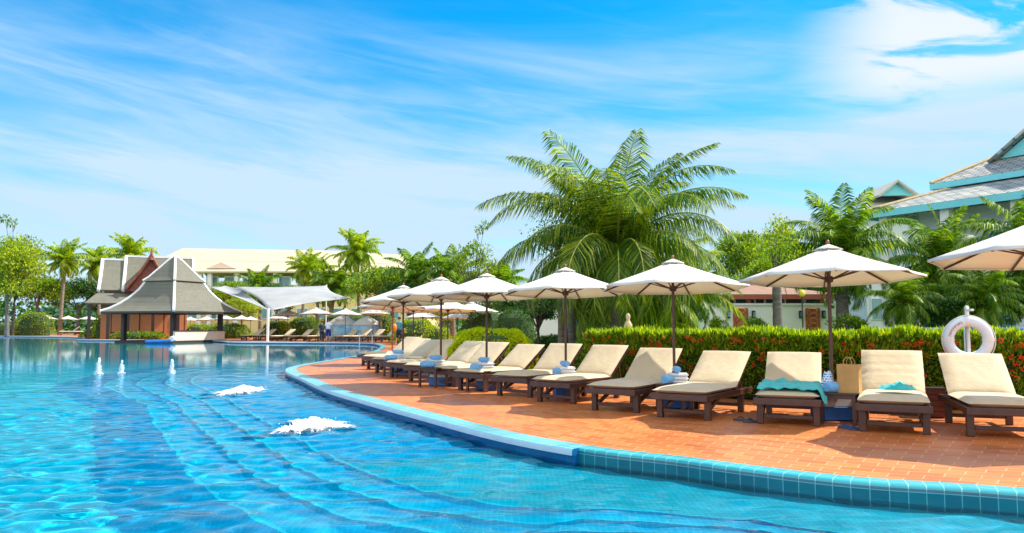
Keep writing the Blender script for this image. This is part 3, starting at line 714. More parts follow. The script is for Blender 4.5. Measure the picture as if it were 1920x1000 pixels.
# patterned blue cloth pouch beside the bag
s = MB(); P = []
for j in range(9):
    v = j/8; row = []
    for k in range(19):
        a = k % 18*2*PI/18; r = (.085*(1-.55*v**2))*(1+.12*math.sin(a*5+v*2)); row.append((r*math.cos(a), r*.7*math.sin(a), v*.26+.01*math.sin(a*3)))
    P.append(row)
s.grid(P); M['pattern'] = brickmat('blue_white_print', (.03, .14, .45), (.25, .5, .85), (.85, .87, .9), .035, .03, .006, .8, coord='Object', var=.1, bump=.1, vert=True)
tag(s.build('cloth_pouch', M['pattern'], smooth=True, angle=180), 'blue and white patterned cloth pouch between the umbrella pole and the paper bag', 'pouch').location = (4.10, 10.12, .398)
# flip-flops
def flipflop(mt):
    root = empty('flip_flops'); 
    for sx, rz in ((-.07, 12), (.07, -20)):
        P = [];  s = MB(); out = []
        for k in range(20):
            a = k*2*PI/20; out.append((.048*math.cos(a)*(1+.12*math.sin(a)), .125*math.sin(a), 0))
        s.prism(out[::-1], (0, 0, .02)); o = s.build('sole', mt, root, bevel=.004); o.location = (sx, .05*sx/abs(sx), .003); o.rotation_euler = (0, 0, R(rz))
        MB().tube([(-.042, -.01, .02), (-.025, .03, .05), (0, .06, .035), (0, .062, .02)], .006, 6).build('strap', mt, o, smooth=True)
        MB().tube([(.042, -.01, .02), (.025, .03, .05), (0, .06, .035)], .006, 6).build('strap', mt, o, smooth=True)
    return root
p = gnd(1597, 805); place(flipflop(M['rubberb']), (p.x, p.y, 0), R(70), .9, 'pair of blue flip-flops on the paving in front of the side table with the bag', 'flip-flops')
p = gnd(1402, 791); place(flipflop(M['rubberg']), (p.x, p.y, 0), R(80), 1.05, 'pair of dark grey flip-flops left of the lounger with the spread towel', 'flip-flops')
# wooden planter box between the two nearest loungers
pl = empty('planter_box', (5.78, 10.75, 0), R(-20), 'reddish brown wooden box against the hedge between the two nearest loungers', 'box')
s = MB()
for k in range(5): s.box((0, -.13, .05+.075*k), (.30, .02, .07)); s.box((0, .13, .05+.075*k), (.30, .02, .07)); s.box((-.14, 0, .05+.075*k), (.02, .238, .07)); s.box((.14, 0, .05+.075*k), (.02, .238, .07))
s.build('slats', mat('red_brown_slats', (.14, .04, .025), .6), pl, bevel=.003)
s = MB(); s.box((0, 0, .395), (.32, .28, .02)); s.build('lid', M['wood'], pl, bevel=.003)

# life ring on its post
lr = empty('life_ring', (6.55, 11.15, 1.05), R(-12), 'white life ring hanging on a post above the hedge', 'life ring')
s = MB(); n, m_ = 44, 14; P = []
for i in range(n+1):
    a = i % n*2*PI/n; row = []
    for k in range(m_+1):
        b = k % m_*2*PI/m_; r = .275+.082*math.cos(b); row.append((r*math.cos(a), .055*math.sin(b), r*math.sin(a)))
    P.append(row)
s.grid(P); s.build('ring_body', M['ring'], lr, smooth=True, angle=180)
for k in range(4):
    a = PI/4+k*PI/2+R(45); s = MB(); P = []
    for i in range(5):
        aa = a-.09+.18*i/4; P.append([((.275+.0855*math.cos(b*2*PI/14))*math.cos(aa), .0585*math.sin(b*2*PI/14), (.275+.0855*math.cos(b*2*PI/14))*math.sin(aa)) for b in range(15)])
    s.grid(P); s.build('band', M['white'], lr, smooth=True, angle=180)
s = MB()
for k in range(10):    # arc of small red letters, too blurred to read
    aa = R(168-6.2*k); c = Vector((.275*math.cos(aa), -.0575, .275*math.sin(aa))); Mx = Matrix.Rotation(-(aa-PI/2), 3, 'Y')
    s.box(c, (.007, .003, .034), Mx); s.box(c+Mx @ Vector((.009, 0, .013)), (.012, .003, .006), Mx)
    if k % 2: s.box(c+Mx @ Vector((.009, 0, -.013)), (.012, .003, .006), Mx)
    if k % 3: s.box(c+Mx @ Vector((.009, 0, .0)), (.012, .003, .006), Mx)
s.build('lettering', M['redletter'], lr)
pts = [((.37+.0)*math.cos(t*2*PI/48), -.012, (.37)*math.sin(t*2*PI/48)-.012*abs(math.sin(t*2*PI/24))) for t in range(49)]
MB().tube(pts, .007, 6).build('grab_line', M['rope'], lr, smooth=True)
lr.scale = (.95, .95, .95)
post = empty('ring_post', (6.60, 11.24, 0), 0, 'pale post with a hook that holds the life ring', 'post')
MB().tube([(0, 0, 0), (0, 0, 1.50)], .028, 12).build('shaft', M['white'], post, smooth=True)
MB().tube([(-.06, -.02, 1.36), (-.06, -.02, .62)], .012, 8).build('rod', M['steel'], post, smooth=True)
MB().box((0, -.06, 1.475), (.05, .16, .03)).build('hook', M['white'], post, bevel=.006)
MB().lathe([(.03, 1.50), (.034, 1.51), (.02, 1.535), (.003, 1.54)], n=12).build('cap', M['white'], post, smooth=True)

# ------------------------------------------------------------------ foliage
def leaf(s, p, d, up, l, w, mi=0):
    """one pointed leaf: kite folded slightly along its midrib"""
    d = d.normalized(); a = d.cross(up)
    if a.length < 1e-3: a = d.orthogonal()
    a.normalize(); n = a.cross(d)
    m = p+d*l*.45
    o = len(s.v); s.v += [tuple(p), tuple(m+a*w/2+n*w*.12), tuple(p+d*l-n*l*.10), tuple(m-a*w/2+n*w*.12)]
    s.f.append((o, o+1, o+2, o+3)); s.mi.append(mi)
def rdir(rn):
    z = rn.uniform(-1, 1); a = rn.uniform(0, 2*PI); r = math.sqrt(1-z*z); return Vector((r*math.cos(a), r*math.sin(a), z))
def palm_crown(seed, L, nf, nl, lw, lo=-25, hi=86, droop=1.0, arch=1.5):
    """arching pinnate fronds; L frond length, nf fronds, nl leaflet pairs, lw leaflet width"""
    rn = random.Random(seed); s = MB(); ga = PI*(3-math.sqrt(5))
    for f in range(nf):
        q = (f+.5)/nf; e = R(hi-(hi-lo)*q**1.15)+rn.uniform(-.16, .16); az = f*ga+rn.uniform(-.25, .25)
        Lf = L*(.70+.30*math.sin(PI*min(1, q*1.1+.15))**.8)*rn.uniform(.82, 1.1); ns = 16
        bend = (R(62)+R(62)*min(1, q*1.5)*droop)*rn.uniform(.7, 1.25)*(1.0 if q > .08 else .75); h = Vector((math.cos(az), math.sin(az), 0))
        swy = rn.uniform(-.35, .35); p = Vector((0, 0, 0)); pts = [p.copy()]; tans = []
        for k in range(ns):
            t = k/ns; ang = e-bend*t**arch; hh = Matrix.Rotation(swy*t*t, 3, 'Z') @ h
            d = hh*math.cos(ang)+Vector((0, 0, math.sin(ang))); p = p+d*(Lf/ns); pts.append(p.copy()); tans.append(d)
        tans.append(tans[-1])
        s.tube(pts, [max(.0035, .026*(L/2.6)*(1-.9*k/ns)) for k in range(ns+1)], 4, 1, cap=False)
        twist = rn.uniform(-.35, .35); hang = rn.uniform(.35, .8)+.9*min(1, q*1.7)
        for k in range(nl):
            t = .12+.88*k/(nl-1); x = t*ns; i = min(ns-1, int(x)); p = pts[i].lerp(pts[i+1], x-i); T = tans[i].lerp(tans[min(ns, i+1)], x-i).normalized()
            S = T.cross(Vector((0, 0, 1)))
            if S.length < .05: S = T.cross(h)
            S.normalize(); U = S.cross(T); S = (Matrix.Rotation(twist, 3, T) @ S); U = (Matrix.Rotation(twist, 3, T) @ U)
            ll = L*.25*(math.sin(PI*min(1, t*.80+.16))**.7)*rn.uniform(.85, 1.12)
            fwd = .35+.85*t**2
            for sd in (-1, 1):
                d = (S*sd+T*fwd+U*.22).normalized(); g = Vector((0, 0, -1))
                d1 = (d+g*hang*.35+rdir(rn)*.09).normalized(); d2 = (d+g*(hang*1.35+.2)+rdir(rn)*.12).normalized()
                w = lw*rn.uniform(.8, 1.2); pw = T*w*.5
                m = p+d1*ll*.5; e2 = m+d2*ll*.52
                o = len(s.v); s.v += [tuple(p-pw*.5), tuple(p+pw*.5), tuple(m+pw), tuple(m-pw), tuple(e2)]
                s.f += [(o, o+1, o+2, o+3), (o+3, o+2, o+4)]; s.mi += [0, 0]
    return s
def trunk_mesh(h, r0, r1, lean=(0, 0), seed=1, n=10):
    rn = random.Random(seed); pts = []; rs = []
    k = max(8, int(h*5))
    for i in range(k+1):
        t = i/k; pts.append((lean[0]*t**1.6, lean[1]*t**1.6, h*t)); rs.append((r0*(1-t)+r1*t+.35*r0*math.exp(-t*9))*(1+(.05 if i % 2 else -.03)))
    return MB().tube(pts, rs, n)
def make_palm(name, seed, L, nf, nl, lw, h, r, lf, lo=-25, hi=86, droop=1, arch=1.5, lean=(0, 0), trunk='trunk_p', boots=True):
    root = empty(name)
    trunk_mesh(h, r*1.25, r, lean, seed).build('trunk', M[trunk], root, smooth=True, angle=80)
    c = palm_crown(seed, L, nf, nl, lw, lo, hi, droop, arch).build('crown', [M[lf], M['rachis']], root); c.location = (lean[0], lean[1], h)
    if boots:
        s = MB(); rn = random.Random(seed+5)
        for k in range(14):
            a = rn.uniform(0, 2*PI); z = h-rn.uniform(0, .5); e = rn.uniform(.5, 1.2); d = Vector((math.cos(a)*math.cos(e), math.sin(a)*math.cos(e), math.sin(e)))
            p = Vector((lean[0], lean[1], z)); s.tube([p, p+d*.28, p+d*.5+Vector((0, 0, -.02))], [r*.65, r*.45, .015], 5)
        s.build('leaf_bases', M['fiber'], root, smooth=True)
    return Proto(root)
def tree_parts(seed, H, RX, RZ, nclump, nleaf, lsz, lf, tmat='trunk_g', th=.4, trad=.12, spread=1.0, name='tree', fill=.72, limbs=7, open_=0):
    rn = random.Random(seed); root = empty(name); cz = H-RZ; cl = []
    for k in range(nclump):
        d = rdir(rn); d.z = abs(d.z) if rn.random() < .72 else d.z*.7
        q = rn.uniform(.30, 1)**.6; c = Vector((d.x*RX*q*fill*1.15, d.y*RX*q*fill*1.15, cz+d.z*RZ*q*fill*1.1)); cl.append((c, rn.uniform(.20, .42)*min(RX, RZ)*spread))
    s = MB(); per = max(6, nleaf//nclump)
    for c, r in cl:
        sq = rn.uniform(.55, .9)
        for i in range(per):
            d = rdir(rn); q = rn.uniform(.45, 1.08); p = c+Vector((d.x*r*q*1.15, d.y*r*q*1.15, d.z*r*q*sq))
            dd = (d*.8+rdir(rn)*.9+Vector((0, 0, -.15))).normalized(); leaf(s, p, dd, rdir(rn), lsz*rn.uniform(.7, 1.35), lsz*.55*rn.uniform(.7, 1.2))
    s.build('crown', M[lf], root)
    t = MB(); top = Vector((rn.uniform(-.1, .1)*RX, rn.uniform(-.1, .1)*RX, cz-RZ*.35)); 
    t.tube([(0, 0, 0), (top.x*.3, top.y*.3, top.z*.45), top], [trad*1.5, trad, trad*.75], 9)
    for c, r in cl[:limbs]:
        m = top.lerp(c, .5)+Vector((0, 0, -.08*RZ)); b = Vector((top.x*.6, top.y*.6, top.z*rn.uniform(.6, .95)))
        t.tube([b, m, c], [trad*.55, trad*.35, trad*.12], 6)
        for k in range(3):
            e = c+rdir(rn)*r*.9; t.tube([c.lerp(m, .3), e], [trad*.16, trad*.05], 4)
    t.build('trunk', M[tmat], root, smooth=True)
    return Proto(root)

# the big coconut palm behind the umbrellas
bp = make_palm('coconut_palm', 21, 5.0, 58, 92, .040, 3.45, .17, 'lf_coco', lo=2, hi=84, droop=1.45, arch=1.25, trunk='trunk_g')
place(bp.get(), (at(1156, 500, 21.5).x, 21.5, 0), R(15), .88, 'big bushy coconut palm rising behind the umbrellas right of centre', 'palm tree')
c2 = make_palm('coconut_palm', 29, 3.8, 34, 64, .05, 1.9, .13, 'lf_palm2', lo=-35, hi=80, droop=1.15, trunk='trunk_g')
place(c2.get(), (at(1190, 500, 25).x, 25, 0), R(80), 1.0, 'lower yellow green palm directly behind the big coconut palm', 'palm tree')
PA = make_palm('palm_tree', 3, 2.3, 34, 36, .075, 5.6, .11, 'lf_palm2', lo=-30, hi=84, lean=(.25, .1))
PB = make_palm('palm_tree', 17, 2.4, 28, 36, .08, 3.2, .12, 'lf_palm', lo=-25, hi=86, lean=(-.2, .1))
PC = make_palm('palm_tree', 23, 2.5, 38, 54, .045, 3.15, .16, 'lf_palm', lo=-40, hi=88, lean=(.1, 0), trunk='trunk_g')
GP = 'palms around the pool'
def palm(pr, px, py, Y, s, a, lab, ht=None):
    """px,py: crown centre in view, Y depth, s crown scale"""
    p = at(px, py, Y); h0 = {PA: 5.6, PB: 3.2, PC: 3.15}[pr]
    place(pr.get(), (p.x, Y, 0), R(a), (s, s, s), lab, 'palm tree', GP)
    o = bpy.context.scene.collection.objects
    return p.z/h0
def palm2(pr, px, py, Y, a, lab, grp=GP):
    p = at(px, py, Y); h0 = {PA: 5.6, PB: 3.2, PC: 3.15}[pr]; k = p.z/h0
    place(pr.get(), (p.x, Y, 0), R(a), k, lab, 'palm tree', grp)
palm2(PC, 1575, 482, 27, 30, 'palm with stiff upright fronds behind the umbrella over the paper bag')
palm2(PC, 1772, 505, 27, 140, 'palm with drooping fronds between the last two umbrellas, under the teal eave')
palm2(PC, 1935, 485, 24, 260, 'palm whose dark fronds hang in at the right edge under the teal eave')
palm2(PA, 568, 508, 88, 20, 'left palm of the pair with slim pale trunks right of the canopy mast')
palm2(PA, 598, 512, 94, 120, 'right palm of the pair with slim pale trunks right of the canopy mast')
palm2(PA, 676, 478, 84, 200, 'tallest slender palm in the middle distance, standing alone against the sky')
palm2(PB, 790, 528, 60, 10, 'bushy palm right of the tallest slender palm')
palm2(PB, 850, 530, 58, 75, 'bushy palm just left of the thin airy tree')
palm2(PB, 735, 555, 70, 150, 'low palm behind the umbrellas at the far tip')
palm2(PB, 940, 545, 44, 310, 'palm half hidden under the left fronds of the big coconut palm')
palm2(PA, 118, 492, 105, 60, 'palm with a straight pale trunk on the left bank')
palm2(PA, 190, 500, 112, 170, 'dark palm immediately left of the grey temple roof')
palm2(PA, 245, 484, 140, 250, 'palm tip showing above the grey temple roof')
palm2(PB, 490, 548, 110, 33, 'small palm in front of the cream hotel wall')
palm2(PB, 620, 545, 82, 200, 'low palm right of the pair with slim pale trunks')
palm2(PC, 1300, 560, 24.5, 77, 'low palm at the left end of the white villa wall')
palm2(PC, 1100, 560, 27, 10, 'low drooping palm left of the big coconut palm trunk')
palm2(PC, 1850, 570, 23, 200, 'low dark palm behind the life ring')
palm2(PC, 1690, 570, 24, 320, 'low dark palm right of the grey column behind the hedge')

# broadleaf trees
T1 = tree_parts(2, 8, 3.4, 2.9, 46, 9000, .26, 'lf_mid', name='tree', trad=.16)
T2 = tree_parts(5, 8, 3.2, 3.1, 40, 8000, .26, 'lf_yel', name='tree', trad=.15)
T3 = tree_parts(8, 8, 3.6, 3.0, 44, 9000, .26, 'lf_dark', name='tree', trad=.17)
T4 = tree_parts(13, 8, 2.2, 3.2, 26, 1500, .22, 'lf_mid', name='airy_tree', trad=.09, spread=.75, fill=.95, limbs=26, tmat='trunk_d')
GT = 'broadleaf trees around the pool'
def tree(pr, px, top, Y, w, a, lab, base=None):
    """px, top: crown top in view; w: crown width in px"""
    p = at(px, top, Y); sz = p.z/8; rx = {T1: 3.4, T2: 3.2, T3: 3.6, T4: 2.2}[pr]; sx = (w/2*Y/FPX)/rx
    o = place(pr.get(), (p.x, Y, 0), R(a), (sx, sx, sz), lab, 'tree', GT)
tree(T2, 22, 440, 92, 130, 20, 'sunlit yellow green tree at the left edge of the photo')
tree(T4, 34, 405, 96, 90, 80, 'thin airy treetop rising highest at the left edge')
tree(T1, -40, 470, 100, 150, 140, 'green tree cut by the left edge of the photo')
tree(T1, 75, 510, 110, 110, 60, 'green tree behind the leftmost umbrella')
tree(T3, 150, 515, 118, 120, 10, 'dark tree between the two left palms')
tree(T3, 215, 540, 120, 100, 200, 'dark tree at the left end of the grey temple roof')
tree(T1, 430, 520, 104, 90, 80, 'green tree in front of the cream hotel windows')
tree(T3, 520, 525, 100, 80, 180, 'dark green tree behind the white tensile canopy')
tree(T2, 455, 552, 84, 70, 260, 'low yellow green tree under the left wing of the white canopy')
tree(T1, 620, 500, 96, 110, 300, 'green tree between the slim palms and the tallest palm')
tree(T1, 715, 490, 66, 140, 45, 'leafy tree just right of the tallest slender palm')
tree(T3, 770, 520, 60, 130, 100, 'dark tree behind the bushy palms in the middle')
tree(T2, 830, 535, 56, 110, 160, 'yellow green tree over the umbrellas at the far tip')
tree(T4, 888, 415, 42, 90, 220, 'thin airy tree against the sky left of the big coconut palm')
tree(T1, 905, 500, 45, 110, 280, 'leafy green tree below the thin airy tree')
tree(T3, 990, 540, 38, 130, 30, 'dark tree under the left side of the big coconut palm')
tree(T1, 1250, 500, 36, 190, 90, 'green tree behind the right side of the big coconut palm')
tree(T3, 1150, 520, 34, 200, 150, 'dark tree right behind the big coconut palm trunk')
tree(T1, 1395, 418, 40, 120, 210, 'light green tree between the big coconut palm and the next umbrella')
tree(T2, 1470, 405, 44, 110, 250, 'yellow green tree left of the palm with stiff fronds')
tree(T1, 1440, 470, 36, 130, 330, 'green tree above the white villa roof')
tree(T3, 1530, 480, 40, 150, 15, 'dark tree behind the umbrella over the paper bag')
tree(T3, 1790, 545, 24, 150, 125, 'dark tree behind the life ring')
tree(T3, 1945, 530, 24, 140, 185, 'dark tree at the right edge behind the hedge')
tree(T1, 1340, 525, 33, 90, 245, 'green tree at the left end of the white villa')
# little gnarled tree on the lawn
T5 = tree_parts(31, 2.6, 1.15, .75, 22, 2600, .10, 'lf_dark', name='small_tree', trad=.05, tmat='trunk_d', limbs=22)
p = at(1012, 600, 26); place(T5.get(), (p.x, 26, 0), 0, 1.0, 'small gnarled tree with dark branches before the white wall', 'tree')
T6 = tree_parts(37, 1.7, .5, .5, 8, 1500, .08, 'lf_mid', name='shrub', trad=.03)
place(T6.get(), (at(1348, 600, 26).x, 26, 0), 0, (.7, .7, .95), 'small leafy shrub before the white villa wall left of the first carved panel', 'shrub', 'shrubs before the villa')
place(T6.get(), (at(1420, 600, 27).x, 27, 0), 1.2, (1.0, 1.0, .95), 'clipped green shrub right of the first carved panel', 'shrub', 'shrubs before the villa')
place(T6.get(), (at(1592, 600, 26).x, 26, 0), 2.2, (1.2, 1.2, 1), 'leafy shrub at the right end of the white villa wall', 'shrub', 'shrubs before the villa')
# bare trunks that stand in front of the villa and under the big palm
def pole_trunk(px, Y, h, r, m, lab, lean=(0, 0), seed=3):
    p = at(px, 600, Y); root = empty('slim_tree', (p.x, Y, 0)); tag(root, lab, 'tree', 'slim trunks behind the hedge')
    trunk_mesh(h, r*1.2, r, lean, seed).build('trunk', M[m], root, smooth=True, angle=80)
    s = MB(); rn = random.Random(seed)
    for k in range(5):
        d = Vector((rn.uniform(-1, 1), rn.uniform(-1, 1), rn.uniform(.6, 1.4))).normalized(); b = Vector((lean[0], lean[1], h-.02))
        s.tube([b-d*.03, b+d*.5, b+d*1.1+rdir(rn)*.15], [r*.5, r*.3, r*.08], 5)
        for i in range(160): leaf(s, b+d*rn.uniform(.5, 1.3)+rdir(rn)*rn.uniform(.1, .5), rdir(rn), rdir(rn), .09, .05, 1)
    s.build('crown', [M[m], M['lf_mid']], root)
pole_trunk(1458, 24, 2.9, .13, 'trunk_g', 'dark grey trunk in front of the white villa wall', seed=4)
pole_trunk(1053, 23, 3.2, .10, 'trunk_p', 'pale lit trunk left of the umbrella pole below the big palm', (0, 0), 6)
pole_trunk(1072, 24, 3.2, .10, 'trunk_g', 'shaded trunk right of the umbrella pole below the big palm', (.05, 0), 7)
pole_trunk(1172, 26, 3.2, .10, 'trunk_p', 'pale trunk just right of the big coconut palm', (-.1, 0), 8)
pole_trunk(1212, 29, 3.4, .09, 'trunk_w', 'slim pale trunk before the teal window wall', (0, 0), 9)

# hedges
def hedge(path, width, hgt, seed, dens, lf_side, lf_top, lab, lsz=.085, flowers=0, rn_=None, name='hedge', cat='hedge', top_bias=.72):
    """path: list of (x,y) front-line points, hedge body lies behind it (to the left of travel)"""
    rn = random.Random(seed); P = catmull([(x, y, 0) for x, y in path], 8); Nn = normals(P); root = empty(name, (P[0].x, P[0].y, 0)); tag(root, lab, cat)
    o0 = P[0].copy(); P = [p-o0 for p in P]
    s = MB(); rows = []
    for p, n in zip(P, Nn):
        h = hgt-.10; pr = [(.10, .02), (.07, h*.5), (.12, h*.85), (.25, h), (width-.2, h), (width-.08, h*.8), (width-.1, .02)]
        rows.append([(p+n*a+Vector((0, 0, z))) for a, z in pr])
    s.grid(rows); s.f += [tuple(range(7))[::-1], tuple(len(s.v)-7+k for k in range(7))]; s.mi += [0, 0]
    s.build('twigs', M['core'], root)
    L = [0]
    for i in range(1, len(P)): L.append(L[-1]+(P[i]-P[i-1]).length)
    def pos():
        x = rn.uniform(0, L[-1]); i = 0
        while i < len(L)-2 and L[i+1] < x: i += 1
        t = (x-L[i])/(L[i+1]-L[i]+1e-9); return P[i].lerp(P[i+1], t), Nn[i].lerp(Nn[i+1], t)
    side = MB(); top = MB(); fl = MB()
    for k in range(int(L[-1]*hgt*dens)):
        p, n = pos(); z = rn.uniform(.05, hgt-.02)
        q = p-n*(rn.uniform(-.10, .05)+.05*noise.noise(Vector((p.x*1.5, p.y*1.5, z*3))))+Vector((0, 0, z))
        d = (-n*.9+rdir(rn)*.8+Vector((0, 0, .5))).normalized(); leaf(side, q, d, Vector((0, 0, 1)), lsz*rn.uniform(.7, 1.3), lsz*.5)
    for k in range(int(L[-1]*width*dens*.5)):
        p, n = pos(); q = p+n*rn.uniform(0, width)+Vector((0, 0, hgt-rn.uniform(.02, .2)+.05*noise.noise(Vector((p.x*2.3, p.y*2.3, 0)))))
        leaf(side, q, (rdir(rn)+Vector((0, 0, 1))).normalized(), rdir(rn), lsz*rn.uniform(.7, 1.3), lsz*.5)
    # upright shoots on top and along the upper front
    for k in range(int(L[-1]*dens*.22)):
        p, n = pos(); front = rn.random() < .62
        a = rn.uniform(-.06, .14) if front else rn.uniform(.1, width); z = hgt-.08-(rn.random()**2.2*hgt*(1-top_bias) if front else 0)
        hz = .05*noise.noise(Vector((p.x*1.1+5, p.y*1.1, 7)))+.08*noise.noise(Vector((p.x*3+5, p.y*3, 1)))+.05*noise.noise(Vector((p.x*9, p.y*9, 4)))+rn.uniform(-.03, .03)
        b = p+n*a+Vector((0, 0, z+hz)); nn = 5
        for i in range(nn):
            ang = i*2.4; d = Vector((math.cos(ang)*.45, math.sin(ang)*.45, 1)).normalized(); 
            leaf(top, b+Vector((0, 0, i*.012)), d+rdir(rn)*.12, Vector((math.cos(ang), math.sin(ang), 0)), lsz*rn.uniform(1.1, 2.0), lsz*.5)
    side.build('foliage', M[lf_side], root); top.build('young_shoots', M[lf_top], root)
    for k in range(flowers):
        p, n = pos(); z = hgt*(.25+.68*rn.random()**.7)
        c = p-n*rn.uniform(.05, .12)+Vector((0, 0, z))
        for i in range(16):
            d = (rdir(rn)-n*.5+Vector((0, 0, .3))).normalized(); leaf(fl, c+d*.022, (d+rdir(rn)*.5), rdir(rn), .026, .024)
    if flowers: fl.build('blossoms', M['flower'], root)
    return root
hedge([(14, 11.0), (11, 10.9), (8.6, 11.1), (7.0, 11.45), (5.6, 12.05), (4.3, 12.9), (3.2, 14.0), (2.2, 15.4), (1.6, 16.6)][::-1], 1.1, 1.12, 77, 1500, 'lf_hedge', 'lf_hedge_top',
      'long leafy hedge with yellow green shoots and red orange blossoms behind the loungers', .075, 260)
def bush(px, Y, w, h, dep, seed, lf, lab, n=3500, lsz=.07, cat='bush', name='bush', group=None):
    rn = random.Random(seed); p = at(px, 600, Y); root = empty(name, (p.x, Y, 0)); tag(root, lab, cat, group)
    a = w/2; b = dep/2
    MB().lathe([(a*.80, 0), (a*.86, h*.45), (a*.70, h*.78), (a*.3, h*.92), (.01, h*.93)], n=20, sy=b/a).build('twigs', M['core'], root)
    s = MB()
    for k in range(n):
        d = rdir(rn); d.z = abs(d.z); q = 1+.12*noise.noise(Vector((d.x*3+seed, d.y*3, d.z*3)))
        e = .55; f = lambda t: math.copysign(abs(t)**e, t)
        c = Vector((f(d.x)*a*q*.95*(1-.25*d.z**3), f(d.y)*b*q*.95*(1-.25*d.z**3), d.z**.7*h*q*.97)); leaf(s, c-d*.04, (d+rdir(rn)*.7+Vector((0, 0, .5))), rdir(rn), lsz*rn.uniform(.7, 1.5), lsz*.5)
    s.build('foliage', M[lf], root)
    return root
bush(922, 19.6, 2.45, 1.20, 1.5, 4, 'lf_lime', 'round yellow green bush behind the middle of the lounger row', 13000, .065)
bush(1060, 28, 3.0, .95, 1.2, 5, 'lf_dark', 'dark clipped hedge behind the slim trunks left of the big palm', 3500, .08, 'hedge', 'hedge')
bush(1255, 24, 2.6, 1.30, 1.1, 6, 'lf_lime', 'bright yellow green clipped hedge right of the big palm trunk', 4500, .07, 'hedge', 'hedge')
bush(1120, 20.5, 1.6, .95, 1.0, 7, 'lf_mid', 'green bush at the left end of the long hedge', 3500, .07)
GB = 'bushes on the far banks'
for i, (px, Y, w, h, lf, lab) in enumerate([
    (20, 99, 9, 1.6, 'lf_mid', 'low clipped green hedge at the water on the far left bank'), (66, 98, 4.5, 3.0, 'lf_yel', 'bright yellow green bush left of the leftmost umbrella'),
    (200, 76, 2.2, 2.4, 'lf_yel', 'bright bush at the left corner of the pavilion'), (188, 78, 3.4, .8, 'lf_mid', 'low planting at the water left of the pavilion'),
    (262, 72.6, 5, .7, 'lf_mid', 'low planting under the left eave of the pavilion'),
    (520, 72, 2.6, 1.7, 'lf_yel', 'yellow green shrub at the foot of the canopy mast'), (572, 74, 3.5, 2.1, 'lf_mid', 'green shrub with reddish tips behind the far loungers'),
    (708, 68, 4.0, 2.3, 'lf_yel', 'yellow green shrub right of the right cabana'), (778, 52, 3.0, 1.7, 'lf_yel', 'yellow green shrub behind the person in the teal shirt'),
    (650, 76, 6, 2.6, 'lf_mid', 'green shrub behind the two cabanas'), (820, 40, 1.6, 1.2, 'lf_yel', 'small yellow green shrub at the end of the curved row'),
    (925, 34, 3.2, 1.9, 'lf_dark', 'dark shrub behind the round yellow green bush'), (966, 31, 1.8, 2.0, 'lf_dark', 'dark conical shrub left of the small gnarled tree'),
    (430, 76, 4, 1.5, 'lf_mid', 'green shrub seen right of the pavilion post'), (375, 78, 4, 1.4, 'lf_yel', 'yellow green shrub seen under the right eave of the pavilion')]):
    bush(px, Y, w, h, min(w, 3), 40+i, lf, lab, 1300, .16 if Y > 45 else .1, group=GB)

# ------------------------------------------------------------------ water features
def foam(px, py, w, d, h, seed, lab, name='foam_bubbler'):
    rn = random.Random(seed); p = gnd(px, py, WZ); s = MB(); P = []; nr, na = 18, 72; uv = []
    for j in range(nr+1):
        r = j/nr; row = []
        for k in range(na+1):
            a = k % na*2*PI/na; rr = r*(.66+.75*noise.noise(Vector((math.cos(a)*2.5+seed, math.sin(a)*2.5, 1)))+.25*noise.noise(Vector((math.cos(a)*8, math.sin(a)*8, seed))))
            x, y = rr*math.cos(a)*w/2, rr*math.sin(a)*d/2
            z = (1-r)**.6*h*(.5+1.7*abs(noise.noise(Vector((x*11, y*11, seed)))))+.016-.045*r**4
            row.append((x, y, z)); uv.append((r, 0))
        P.append(row)
    s.grid(P)
    for k in range(620):
        a = rn.uniform(0, 2*PI); q = min(.95, abs(rn.gauss(0, .36))); x, y = q*math.cos(a)*w*.40, q*math.sin(a)*d*.40
        r = rn.uniform(.004, .013); s.ball((x, y, (1-min(1, q*1.4))*h*rn.uniform(.6, 2.6)+.02), r, 6, 4)
    s.uv = uv+[(0, 0)]*(len(s.v)-len(uv)); o = s.build(name, M['foam2'], smooth=True, angle=180); o.location = (p.x, p.y, WZ); tag(o, lab, 'bubbling water', 'white foam patches of the pool jets')
foam(585, 800, 1.3, 2.2, .045, 3, 'larger and nearer patch of white bubbling foam on the pool')
foam(455, 734, 1.1, 2.7, .045, 9, 'smaller and farther patch of white bubbling foam on the pool')
def jet(px, py, h, w, seed, lab):
    rn = random.Random(seed); p = gnd(px, py, WZ); s = MB()
    s.lathe([(w*.50, 0), (w*.3, .03), (w*.16, h*.3), (w*.12, h*.6), (w*.06, h*.9), (.004, h)], n=9); s.v = [(x*(1+.5*noise.noise(Vector((x*20, y*20, z*18+seed)))), y*(1+.5*noise.noise(Vector((x*20+4, y*20, z*18)))), z) for x, y, z in s.v]
    for k in range(260):
        t = rn.random()**1.3; a = rn.uniform(0, 2*PI); r = w*(.62-.5*t)*rn.uniform(.2, 1.3); s.ball((r*math.cos(a), r*math.sin(a), t*h), rn.uniform(.006, .015), 5, 3)
    o = s.build('water_jet', M['foam'], smooth=True, angle=180); o.location = (p.x, p.y, WZ); tag(o, lab, 'water jet', 'small white water jets')
jet(185, 702, .46, .17, 1, 'leftmost of three small white water jets in the pool')
jet(228, 700, .38, .13, 2, 'middle one of three small white water jets in the pool')
jet(322, 701, .42, .15, 3, 'rightmost of three small white water jets, below the pavilion')
